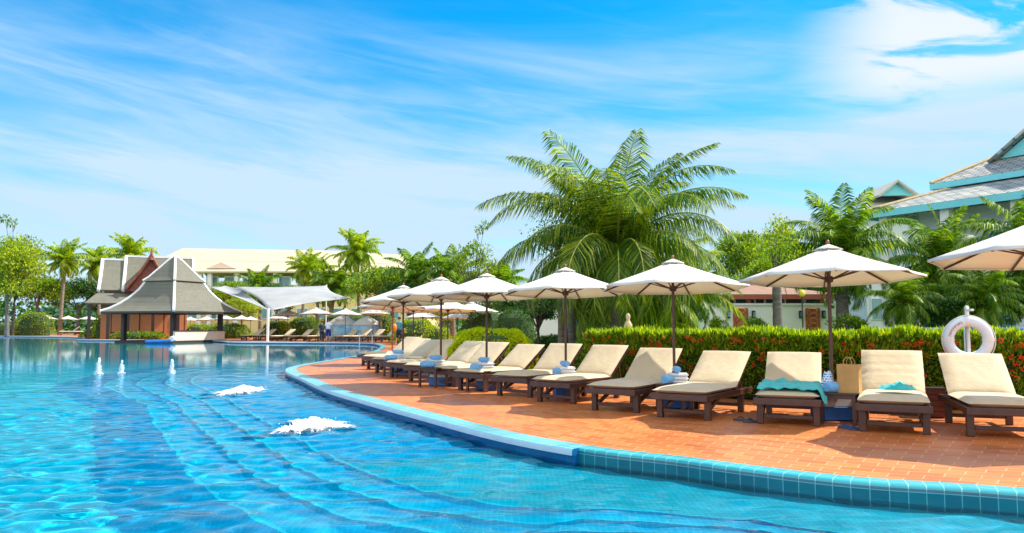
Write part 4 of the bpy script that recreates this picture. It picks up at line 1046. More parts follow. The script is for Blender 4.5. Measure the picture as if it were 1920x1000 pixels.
# pool ladder rails at the far corner
lad = empty('pool_ladder', gnd(686, 643.5), R(10), 'curved steel pool ladder rails at the far right corner of the pool', 'ladder')
for sx in (-.45, .45):
    pts = [(sx, .55, 0)]+[(sx, .55-.9*t, .15+.62*math.sin(PI*t)**.8) for t in (0, .1, .25, .4, .5, .6, .75, .9)]+[(sx, -.38, -.5)]
    MB().tube(pts, .03, 8).build('rail', M['steel'], lad, smooth=True)
for z in (-.2, -.42): MB().box((0, -.36, z), (.9, .08, .03)).build('rung', M['steel'], lad)

# ------------------------------------------------------------------ pool pavilion
def roof_panel_white(s, P, r): s.tube(P, r, 6)
def pavilion():
    cy = 66.0; cx = at(325, 600, cy).x; root = empty('pool_pavilion', (cx, cy, 0), R(45)-math.atan2(cx, cy)); tag(root, 'open pool bar pavilion with two tiered grey roof and white hip ridges', 'pavilion')
    k = .7071
    low = [(5.55, 2.40), (4.9, 2.62), (4.1, 3.05), (3.3, 3.65), (2.7, 4.25), (2.25, 4.92), (1.6, 5.05)]
    up = [(2.45, 4.98), (2.0, 5.30), (1.2, 6.10), (.5, 6.80), (.05, 7.15)]
    for prof, nm in ((low, 'lower_roof'), (up, 'upper_roof')):
        s = MB(); rows = []
        for r, z in prof:
            q = r*k; c = [(q, q), (-q, q), (-q, -q), (q, -q)]; row = []
            for e in range(4):
                a, b = c[e], c[(e+1) % 4]
                for i in range(6):
                    t = i/6; row.append((a[0]*(1-t)+b[0]*t, a[1]*(1-t)+b[1]*t, z))
            row.append(row[0]); rows.append(row)
        s.grid(rows); o = s.build(nm, M['roof_grey'], root, solid=.08)
        for sx, sy in ((1, 1), (-1, 1), (-1, -1), (1, -1)):
            t = MB(); t.tube([(sx*r*k, sy*r*k, z+.05) for r, z in prof], .11, 6); t.build('hip_ridge', M['white'], o, smooth=True)
    MB().lathe([(.14, 7.0), (.16, 7.12), (.09, 7.22), (.02, 7.38)], n=10).build('finial', M['white'], root, smooth=True)
    q = 5.45*k; s = MB()
    for a, b in (((q, q), (-q, q)), ((-q, q), (-q, -q)), ((-q, -q), (q, -q)), ((q, -q), (q, q))): s.bar((*a, 2.31), (*b, 2.31), .10, .14)
    s.build('eave_beam', M['darkwood2'], root)
    g = 3.75*k
    for sx, sy in ((1, 1), (-1, 1), (-1, -1), (1, -1)):
        MB().box((sx*g, sy*g, 1.2), (.34, .34, 3.0)).build('post', M['darkwood2'], root, bevel=.02)
    MB().box((0, 0, -.14), (2*g+.9, 2*g+.9, .38)).build('platform', M['darkwood2'], root)
    # counter along the side that faces right and to the front
    s = MB(); s.box((0, -g-.25, .42), (2*g+.3, .30, .80)); s.build('counter', M['pinkstone'], root, bevel=.02)
    s = MB(); s.box((0, -g-.25, .85), (2*g+.5, .45, .06)); s.build('counter_top', M['darkwood2'], root, bevel=.01)
    for x in (-1.6, -.4, .9): 
        st = MB(); st.lathe([(.2, .55), (.22, .58), (.2, .62)], (x, -g+.45, 0), 12); st.tube([(x, -g+.45, .05), (x, -g+.45, .55)], .03, 6); st.lathe([(.17, .05), (.15, .07)], (x, -g+.45, 0), 12); st.build('stool', M['darkwood2'], root, smooth=True)
pavilion()
# blue inflatables beside the bar
fl = empty('pool_float', (at(300, 600, 60.5).x, 60.5, WZ), R(15), 'blue and white inflatable beside the bar counter in the water', 'pool float')
s = MB()
for k in range(5): s.tube([(-.9, -.5+.25*k, .15), (0, -.5+.25*k, .17), (.9, -.5+.25*k, .22)], .13, 10)
s.build('mattress', M['bluepaint'], fl, smooth=True)
s = MB(); s.tube([(.95, -.55, .35), (1.0, 0, .40), (.95, .55, .35)], .20, 10); s.build('pillow', M['tow_white'], fl, smooth=True)

# ------------------------------------------------------------------ temple-style house behind the pavilion
def gable_roof(s, x0, x1, y, zr, hw, ze, th=.12, ends=.0):
    """ridge along x at (y, zr), eaves hw to each side at ze, curved like a saddle"""
    for sy in (-1, 1):
        P = []
        for j in range(7):
            t = j/6; P.append([(x, y+sy*hw*t, zr-(zr-ze)*(t**.80)) for x in (x0, x1)])
        s.grid(P)
def temple():
    Y = 78; S = Y/FPX; X = lambda px, y=78: (px-960)*78/FPX; Z = lambda py, y=78: HC+(611-py)*y/FPX
    root = empty('temple_style_house', (X(285), Y, 0)); root.rotation_euler.z = R(24); root.scale = (.90, .90, 1); tag(root, 'long house with steep grey roofs, white barge boards and a red carved gable', 'house'); ox, oy = X(285), Y
    def b(nm, s, m, p=root, **k): 
        s.v = [(x-ox, y-oy, z) for x, y, z in s.v]; return s.build(nm, m, p, **k)
    s = MB(); gable_roof(s, X(234), X(362), Y, Z(484), 4.0, Z(549)); main = b('main_roof', s, M['roof_grey'], solid=.15)
    s = MB(); gable_roof(s, X(191), X(236), Y, Z(491), 3.8, Z(549)); low = b('side_roof', s, M['roof_grey'], solid=.15)
    for px, zt, hw, par in ((234, 482, 4.05, main), (362, 482, 4.05, main), (191, 489, 3.85, low)):
        for sy in (-1, 1):
            t = MB(); t.tube([(X(px), Y+sy*hw*q, Z(zt)-(Z(zt)-Z(549))*(q**.80)) for q in (0, .15, .3, .5, .7, .85, 1)], .17, 6); b('barge_board', t, M['white'], par, smooth=True)
    t = MB(); t.bar((X(234), Y, Z(482)), (X(362), Y, Z(482)), .3, .2); b('ridge_cap', t, M['white'], main)
    t = MB(); t.bar((X(191), Y, Z(489)), (X(233), Y, Z(489)), .3, .2); b('ridge_cap', t, M['white'], low)
    # skirt roof on posts
    s = MB(); x0, x1 = X(190), X(345); e = 2.0
    xa, xe = X(172, 72), X(345, 72); s.grid([[(x0, Y-3.6, Z(551, 74)), (x1, Y-3.6, Z(551, 74))], [(xa, Y-6, Z(570, 72)), (xe, Y-6, Z(570, 72))]]); s.grid([[(x0, Y-3.6, Z(551, 74)), (x0, Y+3.6, Z(551, 74))], [(xa, Y-6, Z(570, 72)), (xa, Y+5, Z(570, 72))]])
    b('skirt_roof', s, M['roof_grey'], solid=.15)
    # projecting red gable with its own little roof and spire
    yf = Y-4.6; gx = X(283, yf); wl = X(324, yf)-X(283, yf); zt, zb = Z(481, yf), Z(546, yf)
    s = MB()
    for sx in (-1, 1):
        P = []
        for j in range(6):
            t = j/5; P.append([(gx+sx*wl*1.06*t, yy, zt+.1-(zt-zb)*(t**.85)+.05) for yy in (yf-.35, Y)])
        s.grid(P)
    gr = b('gable_roof', s, M['roof_grey'], solid=.14)
    pts = [(gx+sx*wl*t, yf, zt-(zt-zb)*(t**.85)) for sx, t in ((-1, 1), (-1, .75), (-1, .5), (-1, .25), (1, 0), (1, .25), (1, .5), (1, .75), (1, 1))]
    s = MB(); s.prism(pts, (0, .25, 0)); b('carved_gable', s, M['gable'])
    for sx in (-1, 1):
        t = MB(); t.tube([(gx+sx*wl*1.06*q, yf-.4, zt-(zt-zb)*(q**.85)+.2) for q in (0, .2, .4, .6, .8, 1)], .16, 6); b('barge_board', t, M['gable'], gr, smooth=True)
    t = MB(); t.lathe([(.32, zt-.3), (.2, zt+.05), (.12, zt+.4), (.03, zt+.8)], (gx, yf-.35, 0), 8); b('spire', t, M['gable'], gr, smooth=True)
    s = MB(); s.box(((X(197, 74)+X(352, 74))/2, Y-.4, 2.0), (X(352, 74)-X(197, 74), 7.0, 4.0)); w = b('wall', s, M['orangewood'])
    for px in (225, 256, 300, 338):
        s = MB(); s.box((X(px, 74), Y-3.94, 1.5), (1.1, .10, 1.9)); f = b('window', s, M['darkwood2'], w); s = MB(); s.box((X(px, 74), Y-4.0, 1.5), (.9, .06, 1.7)); b('pane', s, M['orangewood'], f)
    for px in (180, 212, 245, 290, 335):
        s = MB(); s.box((X(px, 72), Y-5.8, 1.6), (.3, .3, 3.2)); b('post', s, M['darkwood2'])
temple()

# ------------------------------------------------------------------ cream hotel far behind
def hotel():
    Y = 135; S = Y/FPX; X = lambda px: (px-960)*S; Z = lambda py: HC+(611-py)*S
    root = empty('hotel_building', (X(520), Y, 0)); tag(root, 'long low hotel with cream roof and yellow walls far behind the palms', 'building'); ox = X(520)
    def b(nm, s, m, p=root, **k):
        s.v = [(x-ox, y-Y, z) for x, y, z in s.v]; return s.build(nm, m, p, **k)
    s = MB(); x0, x1, x2 = X(255), X(560), X(800)
    # long hipped roof seen from its eaves side: lower slope, break, upper slope
    s.grid([[(X(215), Y-2, Z(512)), (x1, Y-2, Z(512)), (x2+6, Y-2, Z(518))], [(X(262), Y+6, Z(486)), (x1, Y+6, Z(487)), (x2, Y+6, Z(494))]])
    s.grid([[(X(262), Y+6.2, Z(485)), (x1, Y+6.2, Z(486)), (x2, Y+6.2, Z(493))], [(X(266), Y+16, Z(450)), (X(566), Y+16, Z(455)), (X(758), Y+16, Z(465))]])
    s.grid([[(X(266), Y+16, Z(450)), (X(566), Y+16, Z(455)), (X(758), Y+16, Z(465))], [(X(262), Y+30, Z(500)), (x1, Y+30, Z(500)), (x2, Y+30, Z(505))]])
    rf = b('roof', s, M['roof_cream'], solid=.3)
    # small dormer gable
    gx = X(415); s = MB(); s.prism([(gx-2.6, Y-.5, Z(504)), (gx+2.6, Y-.5, Z(504)), (gx, Y-.5, Z(492))], (0, 9, 0)); d = b('dormer', s, M['pinkstone'], rf)
    s = MB(); s.box(((X(235)+x2)/2, Y+14, 4.2), (x2-X(235), 28, 8.4)); w = b('wall', s, M['yellowwall'])
    for i, px in enumerate(range(262, 780, 34)):
        s = MB(); s.box((X(px), Y-.1, Z(529)), (2.1, .25, 1.9)); f = b('window', s, M['white'], w)
        s = MB(); s.box((X(px), Y-.2, Z(529)), (1.8, .12, 1.6)); b('pane', s, M['glass_l'], f)
        s = MB(); s.box((X(px), Y-.1, 3.4), (2.1, .25, 1.9)); f = b('window', s, M['white'], w)
        s = MB(); s.box((X(px), Y-.2, 3.4), (1.8, .12, 1.6)); b('pane', s, M['glass_l'], f)
    for px in (280, 380, 398, 448, 520): 
        s = MB(); s.box((X(px), Y-1.2, Z(512)/2), (.7, .7, Z(512)-.1)); b('column', s, M['white'])
hotel()

# ------------------------------------------------------------------ white tensile canopy
def canopy():
    root = empty('tensile_canopy', gnd(503, 641)); root.location.y = 62; root.location.x = at(503, 600, 62).x; root.location.z = 0
    o = root.location.copy(); tag(root, 'white tensile fabric canopy on a slim white mast beside the pavilion', 'canopy')
    def sail(c, sag, nm='sail'):
        c = [at(px, py, Y)-o for px, py, Y in c]; P = []; n = 16
        for j in range(n+1):
            v = j/n; row = []
            for i in range(n+1):
                u = i/n
                p = c[0]*(1-u)*(1-v)+c[1]*u*(1-v)+c[2]*u*v+c[3]*(1-u)*v
                e = c[0]*0
                ctr = (c[0]+c[1]+c[2]+c[3])/4; k = .13*(math.sin(PI*u)*(1 if v in (0, 1) else 0)+math.sin(PI*v)*(1 if u in (0, 1) else 0))
                edge = (abs(2*u-1)**3*math.sin(PI*v)+abs(2*v-1)**3*math.sin(PI*u))*.13
                row.append(p.lerp(ctr, edge)+Vector((0, 0, -sag*math.sin(PI*u)*math.sin(PI*v))))
            P.append(row)
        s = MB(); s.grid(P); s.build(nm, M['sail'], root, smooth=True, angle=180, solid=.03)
    sail([(505, 583, 62), (440, 538, 70), (612, 536, 74), (656, 560, 66)], -.35)
    sail([(505, 583, 62), (392, 538, 70), (420, 536, 76), (452, 541, 71)], .2)
    for px, Y, top in ((503, 62, 578), (612, 74, 534)):
        p = at(px, top, Y)-o; MB().tube([(p.x, p.y, 0), (p.x, p.y, p.z)], .11 if px == 503 else .07, 10).build('mast', M['white'], root, smooth=True)
canopy()

# ------------------------------------------------------------------ cabanas, far loungers
def cabana():
    root = empty('cabana'); s = MB()
    P = []
    for j in range(6):
        t = j/5; r = .05+1.35*t**1.15; z = 2.25-.85*t**1.6; P.append([(r*math.cos(a*PI/8), r*math.sin(a*PI/8), z) for a in range(17)])
    s.grid(P); s.build('roof', M['canvas'], root, smooth=True, angle=180, solid=.02)
    s = MB(); P = [[(r*math.cos(a*PI/8), r*math.sin(a*PI/8), z) for a in range(17)] for r, z in ((1.36, 1.38), (1.42, .7), (1.38, .05))]
    s.grid(P); s.build('side_cloth', mat('pale_blue_cloth', (.10, .38, .66), .7, (.45, .68, .80), 1.2), root, smooth=True, solid=.02)
    for k in range(4):
        a = k*PI/2+.4; MB().tube([(1.33*math.cos(a), 1.33*math.sin(a), 0), (1.33*math.cos(a), 1.33*math.sin(a), 1.4)], .04, 6).build('post', M['white'], root)
    return Proto(root)
CB = cabana()
place(CB.get(), (at(643, 600, 68).x, 68, 0), 0, (1.1, 1, .95), 'left one of two round blue and white cabanas behind the far loungers', 'cabana', 'round cabanas')
place(CB.get(), (at(688, 600, 67).x, 67, 0), 1, (.95, 1, .92), 'right one of two round blue and white cabanas behind the far loungers', 'cabana', 'round cabanas')
far_l = [(512, 62.5), (546, 62), (572, 62), (632, 61.5), (657, 61.5), (682, 61), (708, 60.5), (765, 47), (455, 66), (478, 66)]
names_l = ['leftmost lounger on the far deck right of the canopy mast', 'second lounger on the far deck right of the canopy mast', 'lounger on the far deck between the slim palm trunks and the mast',
           'lounger on the far deck right behind the person in the white shirt', 'lounger on the far deck before the left cabana', 'lounger on the far deck between the two cabanas', 'lounger on the far deck nearest the pool ladder',
           'lounger behind the person in the teal shirt', 'lounger seen between pavilion and canopy mast, left one', 'lounger seen between pavilion and canopy mast, right one']
for (px, Y), lab in zip(far_l, names_l): place(LA.get(), (at(px, 600, Y).x, Y, 0), R(-38), 1.1, lab, 'sun lounger', 'sun loungers on the far deck')
for px, lab in ((112, 'left one of three loungers under the umbrellas on the left bank'), (137, 'middle one of three loungers under the umbrellas on the left bank'), (158, 'right one of three loungers under the umbrellas on the left bank')):
    place(LA.get(), (at(px, 600, 101).x, 101, 0), R(-60), 1.3, lab, 'sun lounger', 'sun loungers on the left bank')

# ------------------------------------------------------------------ people
def person(px, Y, H, rz, shirt, pants, long_, lab, arm=(.18, .12), stride=.1):
    g = H/1.75; root = empty('person', (at(px, 600, Y).x, Y, 0), rz); tag(root, lab, 'person')
    J = {'pel': (0, 0, .95), 'wst': (0, .01, 1.10), 'chs': (0, 0, 1.32), 'nck': (0, 0, 1.48), 'hd0': (0, -.01, 1.56), 'hd1': (0, -.015, 1.64), 'hd2': (0, 0, 1.73)}
    Rr = {'pel': (.15, .11), 'wst': (.13, .095), 'chs': (.16, .11), 'nck': (.055, .055), 'hd0': (.06, .065), 'hd1': (.078, .095), 'hd2': (.05, .06)}
    E = [('pel', 'wst'), ('wst', 'chs'), ('chs', 'nck'), ('nck', 'hd0'), ('hd0', 'hd1'), ('hd1', 'hd2')]
    for s, n in ((-1, 'l'), (1, 'r')):
        st = s*stride
        J['hip'+n] = (s*.09, 0, .88); J['kn'+n] = (s*.10, st*.5-.02, .48); J['an'+n] = (s*.10, st+.02, .09); J['to'+n] = (s*.12, st-.13, .035)
        Rr['hip'+n] = (.085, .09); Rr['kn'+n] = (.055, .06); Rr['an'+n] = (.038, .042); Rr['to'+n] = (.042, .028)
        J['sh'+n] = (s*.18, 0, 1.40); J['el'+n] = (s*.25, .03-arm[0]*.3, 1.12); J['wr'+n] = (s*.27, -arm[0], .88+arm[1]*.3); J['pa'+n] = (s*.272, -arm[0]-.02, .81+arm[1]*.3)
        Rr['sh'+n] = (.058, .058); Rr['el'+n] = (.038, .04); Rr['wr'+n] = (.026, .026); Rr['pa'+n] = (.02, .036)
        E += [('pel', 'hip'+n), ('hip'+n, 'kn'+n), ('kn'+n, 'an'+n), ('an'+n, 'to'+n), ('chs', 'sh'+n), ('sh'+n, 'el'+n), ('el'+n, 'wr'+n), ('wr'+n, 'pa'+n)]
        for f in range(5):
            nm = 'f%d' % f+n; off = (f-2)*.018
            if f == 4: J[nm] = (s*.262, -arm[0]-.075, .80+arm[1]*.3)
            else: J[nm] = (s*.272-s*.006, -arm[0]-.02+off+.008, .735-.01*abs(f-1)+arm[1]*.3)
            Rr[nm] = (.008, .008); E.append(('pa'+n, nm))
    keys = list(J); me = bpy.data.meshes.new('body'); me.from_pydata([tuple(c*g for c in J[k]) for k in keys], [(keys.index(a), keys.index(b)) for a, b in E], [])
    o = bpy.data.objects.new('body', me); C.objects.link(o); o.parent = root; me.materials.append(M['skin'])
    md = o.modifiers.new('skin', 'SKIN')
    if not me.skin_vertices: me.attributes  # created by the modifier
    for i, k in enumerate(keys):
        sv = me.skin_vertices[0].data[i]; sv.radius = (Rr[k][0]*g, Rr[k][1]*g); sv.use_root = (k == 'pel')
    o.modifiers.new('sub', 'SUBSURF').levels = 1; o.modifiers['sub'].render_levels = 2
    # face and hair
    s = MB(); s.lathe([(.088, -.02), (.098, .03), (.085, .08), (.05, .105), (.005, .115)], (0, .012, 1.645), 14, sy=1.12); s.v = [tuple(c*g for c in v) for v in s.v]; s.build('hair', M['hair'], root, smooth=True)
    s = MB()
    def shell(rows, n=14):
        P = []
        for (x, y, z, a, b) in rows: P.append([((x+a*math.cos(k*2*PI/n))*g, (y+b*math.sin(k*2*PI/n))*g, z*g) for k in range(n+1)])
        s.grid(P)
    shell([(0, 0, .92, .175, .135), (0, 0, 1.10, .16, .125), (0, 0, 1.30, .19, .14), (0, 0, 1.42, .17, .12), (0, 0, 1.48, .085, .085)])
    for q in (-1, 1):
        s.tube([(q*.15*g, 0, 1.41*g), (q*.20*g, 0, 1.32*g), (q*.235*g, .01*g, 1.20*g)], [.075*g, .068*g, .062*g], 10, cap=False)
    s.build('shirt', shirt, root, smooth=True, solid=.01)
    s = MB(); shell([(0, 0, 1.0, .165, .13), (0, 0, .90, .18, .145), (0, 0, .80, .185, .14)])
    zb = .12 if long_ else .52
    for q in (-1, 1):
        st = q*stride; s.tube([(q*.09*g, 0, .86*g), (q*.10*g, (st*.25)*g, .70*g), (q*.10*g, (st*.5-.02)*g, .50*g)]+([(q*.10*g, (st*.9)*g, .14*g)] if long_ else []), [.105*g, .095*g, .085*g]+([.06*g] if long_ else []), 10, cap=False)
    s.build('trousers' if long_ else 'shorts', pants, root, smooth=True, solid=.01)
    return root
person(604, 59.2, 1.62, R(200), M['sh_dark'], M['sh_dark'], True, 'person in dark clothes standing at the far pool edge beside the one in white')
person(616, 59.0, 1.78, R(170), M['sh_white'], M['sh_navy'], False, 'person in white shirt and blue shorts standing at the far pool edge')
pt = person(749, 48, 1.80, R(150), M['sh_teal'], M['sh_dark'], False, 'person in teal shirt and dark shorts walking behind the tip of the lounger row', stride=.2)
s = MB(); s.tube([(0, 0, -.22), (0, 0, -.1), (.0, 0, .12), (0, 0, .22)], [.10, .17, .17, .09], 12); s.tube([(0, -.02, .2), (0, 0, .34), (0, .02, .2)], .012, 6)
o = s.build('orange_bag', M['orange'], smooth=True, angle=60); tag(o, 'bright orange bag beside the person in the teal shirt', 'bag'); o.location = (at(739, 600, 47.6).x, 47.6, 1.15)

# ------------------------------------------------------------------ villa with white garden wall
def villa():
    Y = 30; S = Y/FPX; X = lambda px: (px-960)*S; Z = lambda py: HC+(611-py)*S
    x0, x1 = X(1311), X(1588)
    wall = empty('garden_wall', (x0, Y, 0)); tag(wall, 'white garden wall with two carved terracotta panels behind the hedge', 'wall')
    def b(nm, s, m, p, o, **k):
        s.v = [(x-o[0], y-o[1], z) for x, y, z in s.v]; return s.build(nm, m, p, **k)
    o = (x0, Y)
    s = MB(); s.box(((x0+x1)/2, Y+.15, Z(573)/2), (x1-x0, .3, Z(573))); b('wall_body', s, M['whitewall'], wall, o)
    s = MB(); s.box(((x0+x1)/2, Y+.15, Z(573)+.04), (x1-x0+.1, .4, .08)); b('coping', s, M['white'], wall, o)
    s = MB(); s.box((x0-.14, Y+.12, .95), (.28, .34, 1.9)); b('teal_pier', s, M['teal'], wall, o)
    for a, c in ((1374, 1401), (1509, 1535)):
        s = MB(); s.box(((X(a)+X(c))/2, Y-.04, (Z(578)+Z(625))/2), (X(c)-X(a), .10, Z(578)-Z(625))); f = b('carved_panel', s, M['carved'], wall, o, bevel=.01)
        t = MB(); cx, cz, w2, h2 = (X(a)+X(c))/2, (Z(578)+Z(625))/2, (X(c)-X(a))/2, (Z(578)-Z(625))/2
        for k in range(5):
            zz = cz-h2+.1+k*(2*h2-.2)/4; t.tube([(cx+w2*.6*math.cos(q*PI/5), Y-.1, zz+.09*math.sin(q*PI/5)) for q in range(11)], .018, 5)
        b('relief', t, M['orangewood'], f, o)
    for px in (1364, 1411, 1499, 1542):
        t = MB(); t.box((X(px), Y-.08, Z(590)), (.11, .14, .30)); l = b('wall_lamp', t, M['darkwood2'], wall, o, bevel=.01)
        t = MB(); t.box((X(px), Y-.10, Z(590)), (.08, .14, .18)); b('lamp_glass', t, M['glass_l'], l, o)
    v = empty('villa', (x0, Y+4, 0)); tag(v, 'low villa with brown shingle roofs above the white garden wall', 'house'); o = (x0, Y+4)
    s = MB(); s.box(((x0+x1)/2+.3, Y+4.5, 1.2), (x1-x0, 5, 2.4)); w = b('wall', s, M['darkwood2'], v, o)
    s = MB(); a0, a1 = X(1318)*1.0, X(1602)
    s.grid([[(a0, Y+.9, Z(556)+.05), (a1, Y+.9, Z(556)+.05)], [(a0+1, Y+2.8, 2.72), (a1-1, Y+2.8, 2.72)], [(a0+2.2, Y+4.5, 3.0), (a1-2.2, Y+4.5, 3.0)], [(a0, Y+8, 2.4), (a1, Y+8, 2.4)]])
    rf = b('roof', s, M['brownroof'], v, o, solid=.14)
    s = MB(); s.bar((a0, Y+.86, Z(556)), (a1, Y+.86, Z(556)), .06, .16); b('eave_board', s, M['redwood'], rf, o)
    for px in (1330, 1420, 1480, 1562):
        s = MB(); s.box((X(px), Y+1.2, 1.25), (.16, .16, 2.4)); b('post', s, M['redwood'], v, o)
    for px in (1350, 1398, 1455, 1530):
        s = MB(); s.box((X(px)*1.06, Y+1.97, 1.9), (.9, .08, 1.0)); f = b('window', s, M['pinkstone'], w, o); s = MB(); s.box((X(px)*1.06, Y+1.92, 1.9), (.75, .06, .85)); b('pane', s, M['glass'], f, o)
villa()
def backhouse():
    Y = 44; S = Y/FPX; X = lambda px: (px-960)*S; root = empty('pool_house', (X(1090), Y, 0)); tag(root, 'low white building with teal glazing behind the big coconut palm', 'building')
    w = MB().box((0, 2.5, 1.5), (X(1300)-X(960), 5, 3.0)).build('wall', M['whitewall'], root)
    MB().box((0, 2.4, 3.12), (X(1310)-X(950), 6, .24)).build('roof', M['teal'], root, bevel=.03)
    for i, px in enumerate((1075, 1110, 1150, 1195, 1240, 1275)):
        x = X(px)-X(1130); f = MB().box((x, -.03, 1.1), (1.25, .12, 2.2)).build('window', M['teal'], w); MB().box((x, -.08, 1.1), (1.1, .08, 2.05)).build('pane', M['glass'], f)
    root.location.x = X(1130)
backhouse()
# standing lamp / signs by the villa
ls = empty('garden_lamp', (at(1505, 600, 20).x, 20, 0)); tag(ls, 'thin dark garden lamp post with a yellow globe before the villa wall', 'lamp post')
MB().tube([(0, 0, 0), (0, 0, 2.0)], .02, 8).build('post', M['darkwood2'], ls, smooth=True)
MB().ball((0, 0, 2.08), .09, 12, 8).build('globe', mat('yellow_glass', (.75, .6, .05), .3), ls, smooth=True)
# small cream stone figure in the hedge
st = MB(); st.lathe([(.09, 0), (.10, .08), (.06, .12), (.075, .3), (.10, .42), (.06, .50), (.035, .54), (.055, .60), (.05, .66), (.01, .70)], n=12)
o = st.build('garden_figure', M['stone'], smooth=True, angle=60); tag(o, 'small cream stone garden figure standing at the left end of the hedge', 'statue'); q = at(1178, 632, 18); o.location = (q.x, 18, q.z-.15)
bs = MB().box((0, 0, 0), (.24, .24, 1)).build('plinth', M['stone'], bevel=.01); bs.parent = o; bs.location = (0, 0, -.5)

# ------------------------------------------------------------------ hotel wing with teal eaves at the right
def wing():
    root = empty('resort_wing', (18.8, 38, 0)); tag(root, 'two storey resort wing with patterned grey tile roofs and teal fascia at the right', 'building')
    T = Vector((.514, -.857, 0)); O = Vector((.857, .514, 0)); B = Vector((0, 0, 0))
    def P(t, o, z): return T*t+O*o+Vector((0, 0, z))
    def roofq(nm, c, par=root, m='roof_tile'):
        n = 10; rows = []; s = MB(); uv = []
        for j in range(n+1):
            v = j/n; row = []
            for i in range(n+1):
                u = i/n; p = c[0].lerp(c[1], u).lerp(c[3].lerp(c[2], u), v); row.append(p)
                uv.append(((p.dot(T)), (p.dot(O))*1.15+p.z*.2))
            rows.append(row)
        s.grid(rows); s.uv = uv; return s.build(nm, M[m], par, solid=.12)
    LNG = 30
    r1 = roofq('lower_roof', [P(-1.5, -.2, 6.95), P(LNG, -.2, 6.95), P(LNG, 3.2, 8.15), P(1.6, 3.2, 8.15)])
    roofq('lower_roof_end', [P(-1.5, -.2, 6.95), P(1.6, 3.2, 8.15), P(1.6, 12, 8.15), P(-1.5, 15, 6.95)], m='roof_tile')
    s = MB(); s.bar(P(-1.5, -.22, 6.82), P(LNG, -.22, 6.82), .1, .32); s.bar(P(-1.5, -.22, 6.82), P(-1.5, 15, 6.82), .1, .32); s.build('fascia', M['teal'], r1)
    r2 = roofq('upper_roof', [P(.4, 2.8, 8.42), P(LNG, 2.8, 8.42), P(LNG, 7.4, 10.6), P(3.2, 7.4, 10.6)])
    roofq('upper_roof_end', [P(.4, 2.8, 8.42), P(3.2, 7.4, 10.6), P(3.2, 9, 10.6), P(.4, 13, 8.42)])
    s = MB(); s.bar(P(.4, 2.78, 8.30), P(LNG, 2.78, 8.30), .1, .28); s.bar(P(.4, 2.78, 8.30), P(.4, 13, 8.30), .1, .28); s.build('fascia', M['teal'], r2)
    s = MB(); s.tube([P(.4, 2.8, 8.5), P(3.2, 7.4, 10.68)], .12, 6); s.tube([P(-1.5, -.2, 7.03), P(1.6, 3.2, 8.2)], .12, 6); s.build('hip_ridge', M['stone'], r2)
    # gablet on top
    s = MB(); s.prism([P(2.7, 5, 9.6), P(10.3, 5, 9.6), P(6.5, 5, 12.3)], O*.2); g = s.build('gablet', M['teal'], root)
    s = MB(); s.box(P(6.5, 4.97, 10.4), (1.2, .08, .7), Matrix(((T.x, O.x, 0), (T.y, O.y, 0), (0, 0, 1)))); s.build('louvre', M['glass'], g)
    roofq('gablet_roof', [P(2.3, 4.6, 9.45), P(6.5, 4.6, 12.5), P(6.5, 11, 12.5), P(2.3, 11, 9.45)]); roofq('gablet_roof', [P(6.5, 4.6, 12.5), P(10.7, 4.6, 9.45), P(10.7, 11, 9.45), P(6.5, 11, 12.5)])
    # walls, columns, balconies, windows
    s = MB(); c = P(LNG/2+.3, 6, 0); s.prism([P(.3, 1.8, 0), P(LNG, 1.8, 0), P(LNG, 11, 0), P(.3, 11, 0)], (0, 0, 6.9)); w = s.build('wall', M['palewall'], root)
    s = MB(); s.prism([P(1.2, 3.6, 6.9), P(LNG, 3.6, 6.9), P(LNG, 10, 6.9), P(1.2, 10, 6.9)], (0, 0, 1.45)); s.build('upper_wall', M['palewall'], root)
    s = MB(); s.prism([P(-.8, .1, 3.45), P(LNG, .1, 3.45), P(LNG, 1.8, 3.45), P(-.8, 1.8, 3.45)], (0, 0, .3)); s.build('balcony_slab', M['white'], root)
    Mr = Matrix(((T.x, O.x, 0), (T.y, O.y, 0), (0, 0, 1)))
    for k in range(9):
        t = -.5+3.1*k
        MB().box(P(t, .25, 3.4), (.42, .42, 6.8), Mr).build('column', M['white'], root)
        for z in (1.5, 5.0):
            f = MB().box(P(t+1.55, 1.77, z), (1.6, .12, 2.2), Mr).build('window', M['white'], w); MB().box(P(t+1.55, 1.72, z), (1.4, .10, 2.0), Mr).build('pane', M['glass_l'], f)
        s = MB()
        for q in range(9): s.box(P(t+.35+q*.3, .2, 4.15), (.035, .035, .8), Mr)
        s.box(P(t+1.55, .2, 4.58), (2.7, .07, .06), Mr); s.build('railing', M['white'], root)
wing()
M['wingroof'] = mat('grey_cream_roof', (.55, .53, .46), .8, (.44, .43, .38), 1.5, .4, 9)
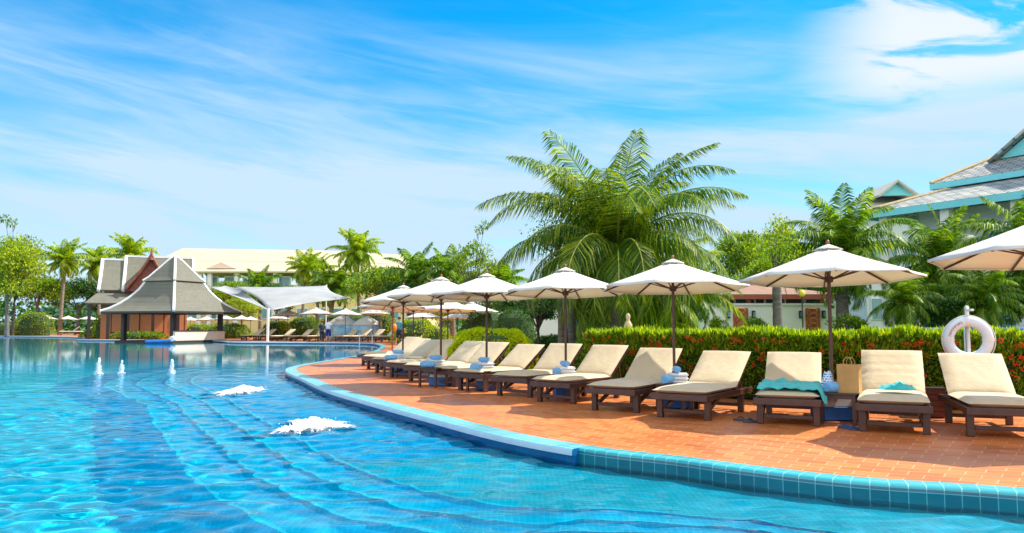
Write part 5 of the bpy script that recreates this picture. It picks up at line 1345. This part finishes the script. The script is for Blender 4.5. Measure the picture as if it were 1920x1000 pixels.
def wing2():
    Y = 52; S = Y/FPX; X = lambda px: (px-960)*S; Z = lambda py: HC+(611-py)*S
    root = empty('resort_wing', (X(1705), Y, 0)); tag(root, 'farther resort wing with a small teal dormer gable, left of the patterned tile roof', 'building'); ox = X(1705)
    def b(nm, s, m, p=root, **k):
        s.v = [(x-ox, y-Y, z) for x, y, z in s.v]; return s.build(nm, m, p, **k)
    s = MB(); s.grid([[(X(1618), Y, Z(396)), (X(1800), Y, Z(392))], [(X(1700), Y+4, Z(350)), (X(1790), Y+4, Z(348))], [(X(1720), Y+8, Z(352)), (X(1800), Y+8, Z(350))]])
    rf = b('roof', s, M['wingroof'], solid=.15)
    s = MB(); s.bar((X(1618), Y-.08, Z(400)), (X(1800), Y-.08, Z(396)), .1, .3); b('fascia', s, M['teal'], rf)
    s = MB(); s.prism([(X(1672), Y+1.2, Z(360)), (X(1738), Y+1.2, Z(358)), (X(1704), Y+1.2, Z(336))], (0, .3, 0)); d = b('dormer', s, M['teal'])
    s = MB(); s.grid([[(X(1666), Y+.8, Z(362)), (X(1666), Y+6, Z(362))], [(X(1704), Y+.8, Z(332)), (X(1704), Y+6, Z(332))], [(X(1742), Y+.8, Z(360)), (X(1742), Y+6, Z(360))]]); b('dormer_roof', s, M['wingroof'], d, solid=.15)
    s = MB(); s.box((X(1715), Y+4, Z(398)/2), (X(1800)-X(1632), 7, Z(398))); w = b('wall', s, M['palewall'])
    for px in (1650, 1680, 1715, 1750):
        for z in (5.8, 2.4):
            s = MB(); s.box((X(px), Y+.48, z), (.85, .12, 1.5)); f = b('window', s, M['white'], w); s = MB(); s.box((X(px), Y+.42, z), (.7, .1, 1.35)); b('pane', s, M['glass_l'], f)
wing2()
# blue cushioned bench backs behind the hedge near the life ring
for px, Y, lab in ((1745, 20, 'blue cloth covered table behind the hedge left of the life ring'), (1880, 19, 'blue cloth covered table behind the hedge right of the life ring')):
    p = at(px, 612, Y); root = empty('garden_table', (p.x, Y, 0)); tag(root, lab, 'table', 'tables with blue cloths')
    MB().box((0, 0, 1.18), (1.5, .8, .04)).build('table_top', M['wood'], root)
    s = MB(); s.box((0, 0, 1.135), (1.54, .84, .13), taper=1.0); s.build('cloth', M['bluepaint'], root, bevel=.02)
    for sx in (-1, 1):
        for sy in (-1, 1): MB().box((sx*.68, sy*.33, .53), (.06, .06, 1.06)).build('leg', M['wood'], root)

# far hills
s = MB(); P = []
for i in range(60):
    x = -500+i*25; h = 25+18*noise.noise(Vector((i*.13, 0, 0)))+(26*math.exp(-((x-240)/110)**2)); P.append([(x, 780, -2), (x, 800, h*.7), (x, 860, h)])
s.grid(P); tag(s.build('hills', M['hill'], smooth=True), kind='structure')
# distant belt of trees along the horizon
def belt():
    rn = random.Random(99); s = MB()
    for k in range(16000):
        x = rn.uniform(-150, 130); y = rn.uniform(150, 175); hh = 6+4*noise.noise(Vector((x*.08, 3, 0)))+2.5*noise.noise(Vector((x*.3, 9, 0)))
        z = rn.uniform(.0, 1)**.8*hh; leaf(s, Vector((x, y, z)), rdir(rn), rdir(rn), 1.1, .7)
    tag(s.build('distant_trees', M['lf_dark']), 'dark mass of far trees along the horizon', 'trees', kind='stuff')
belt()
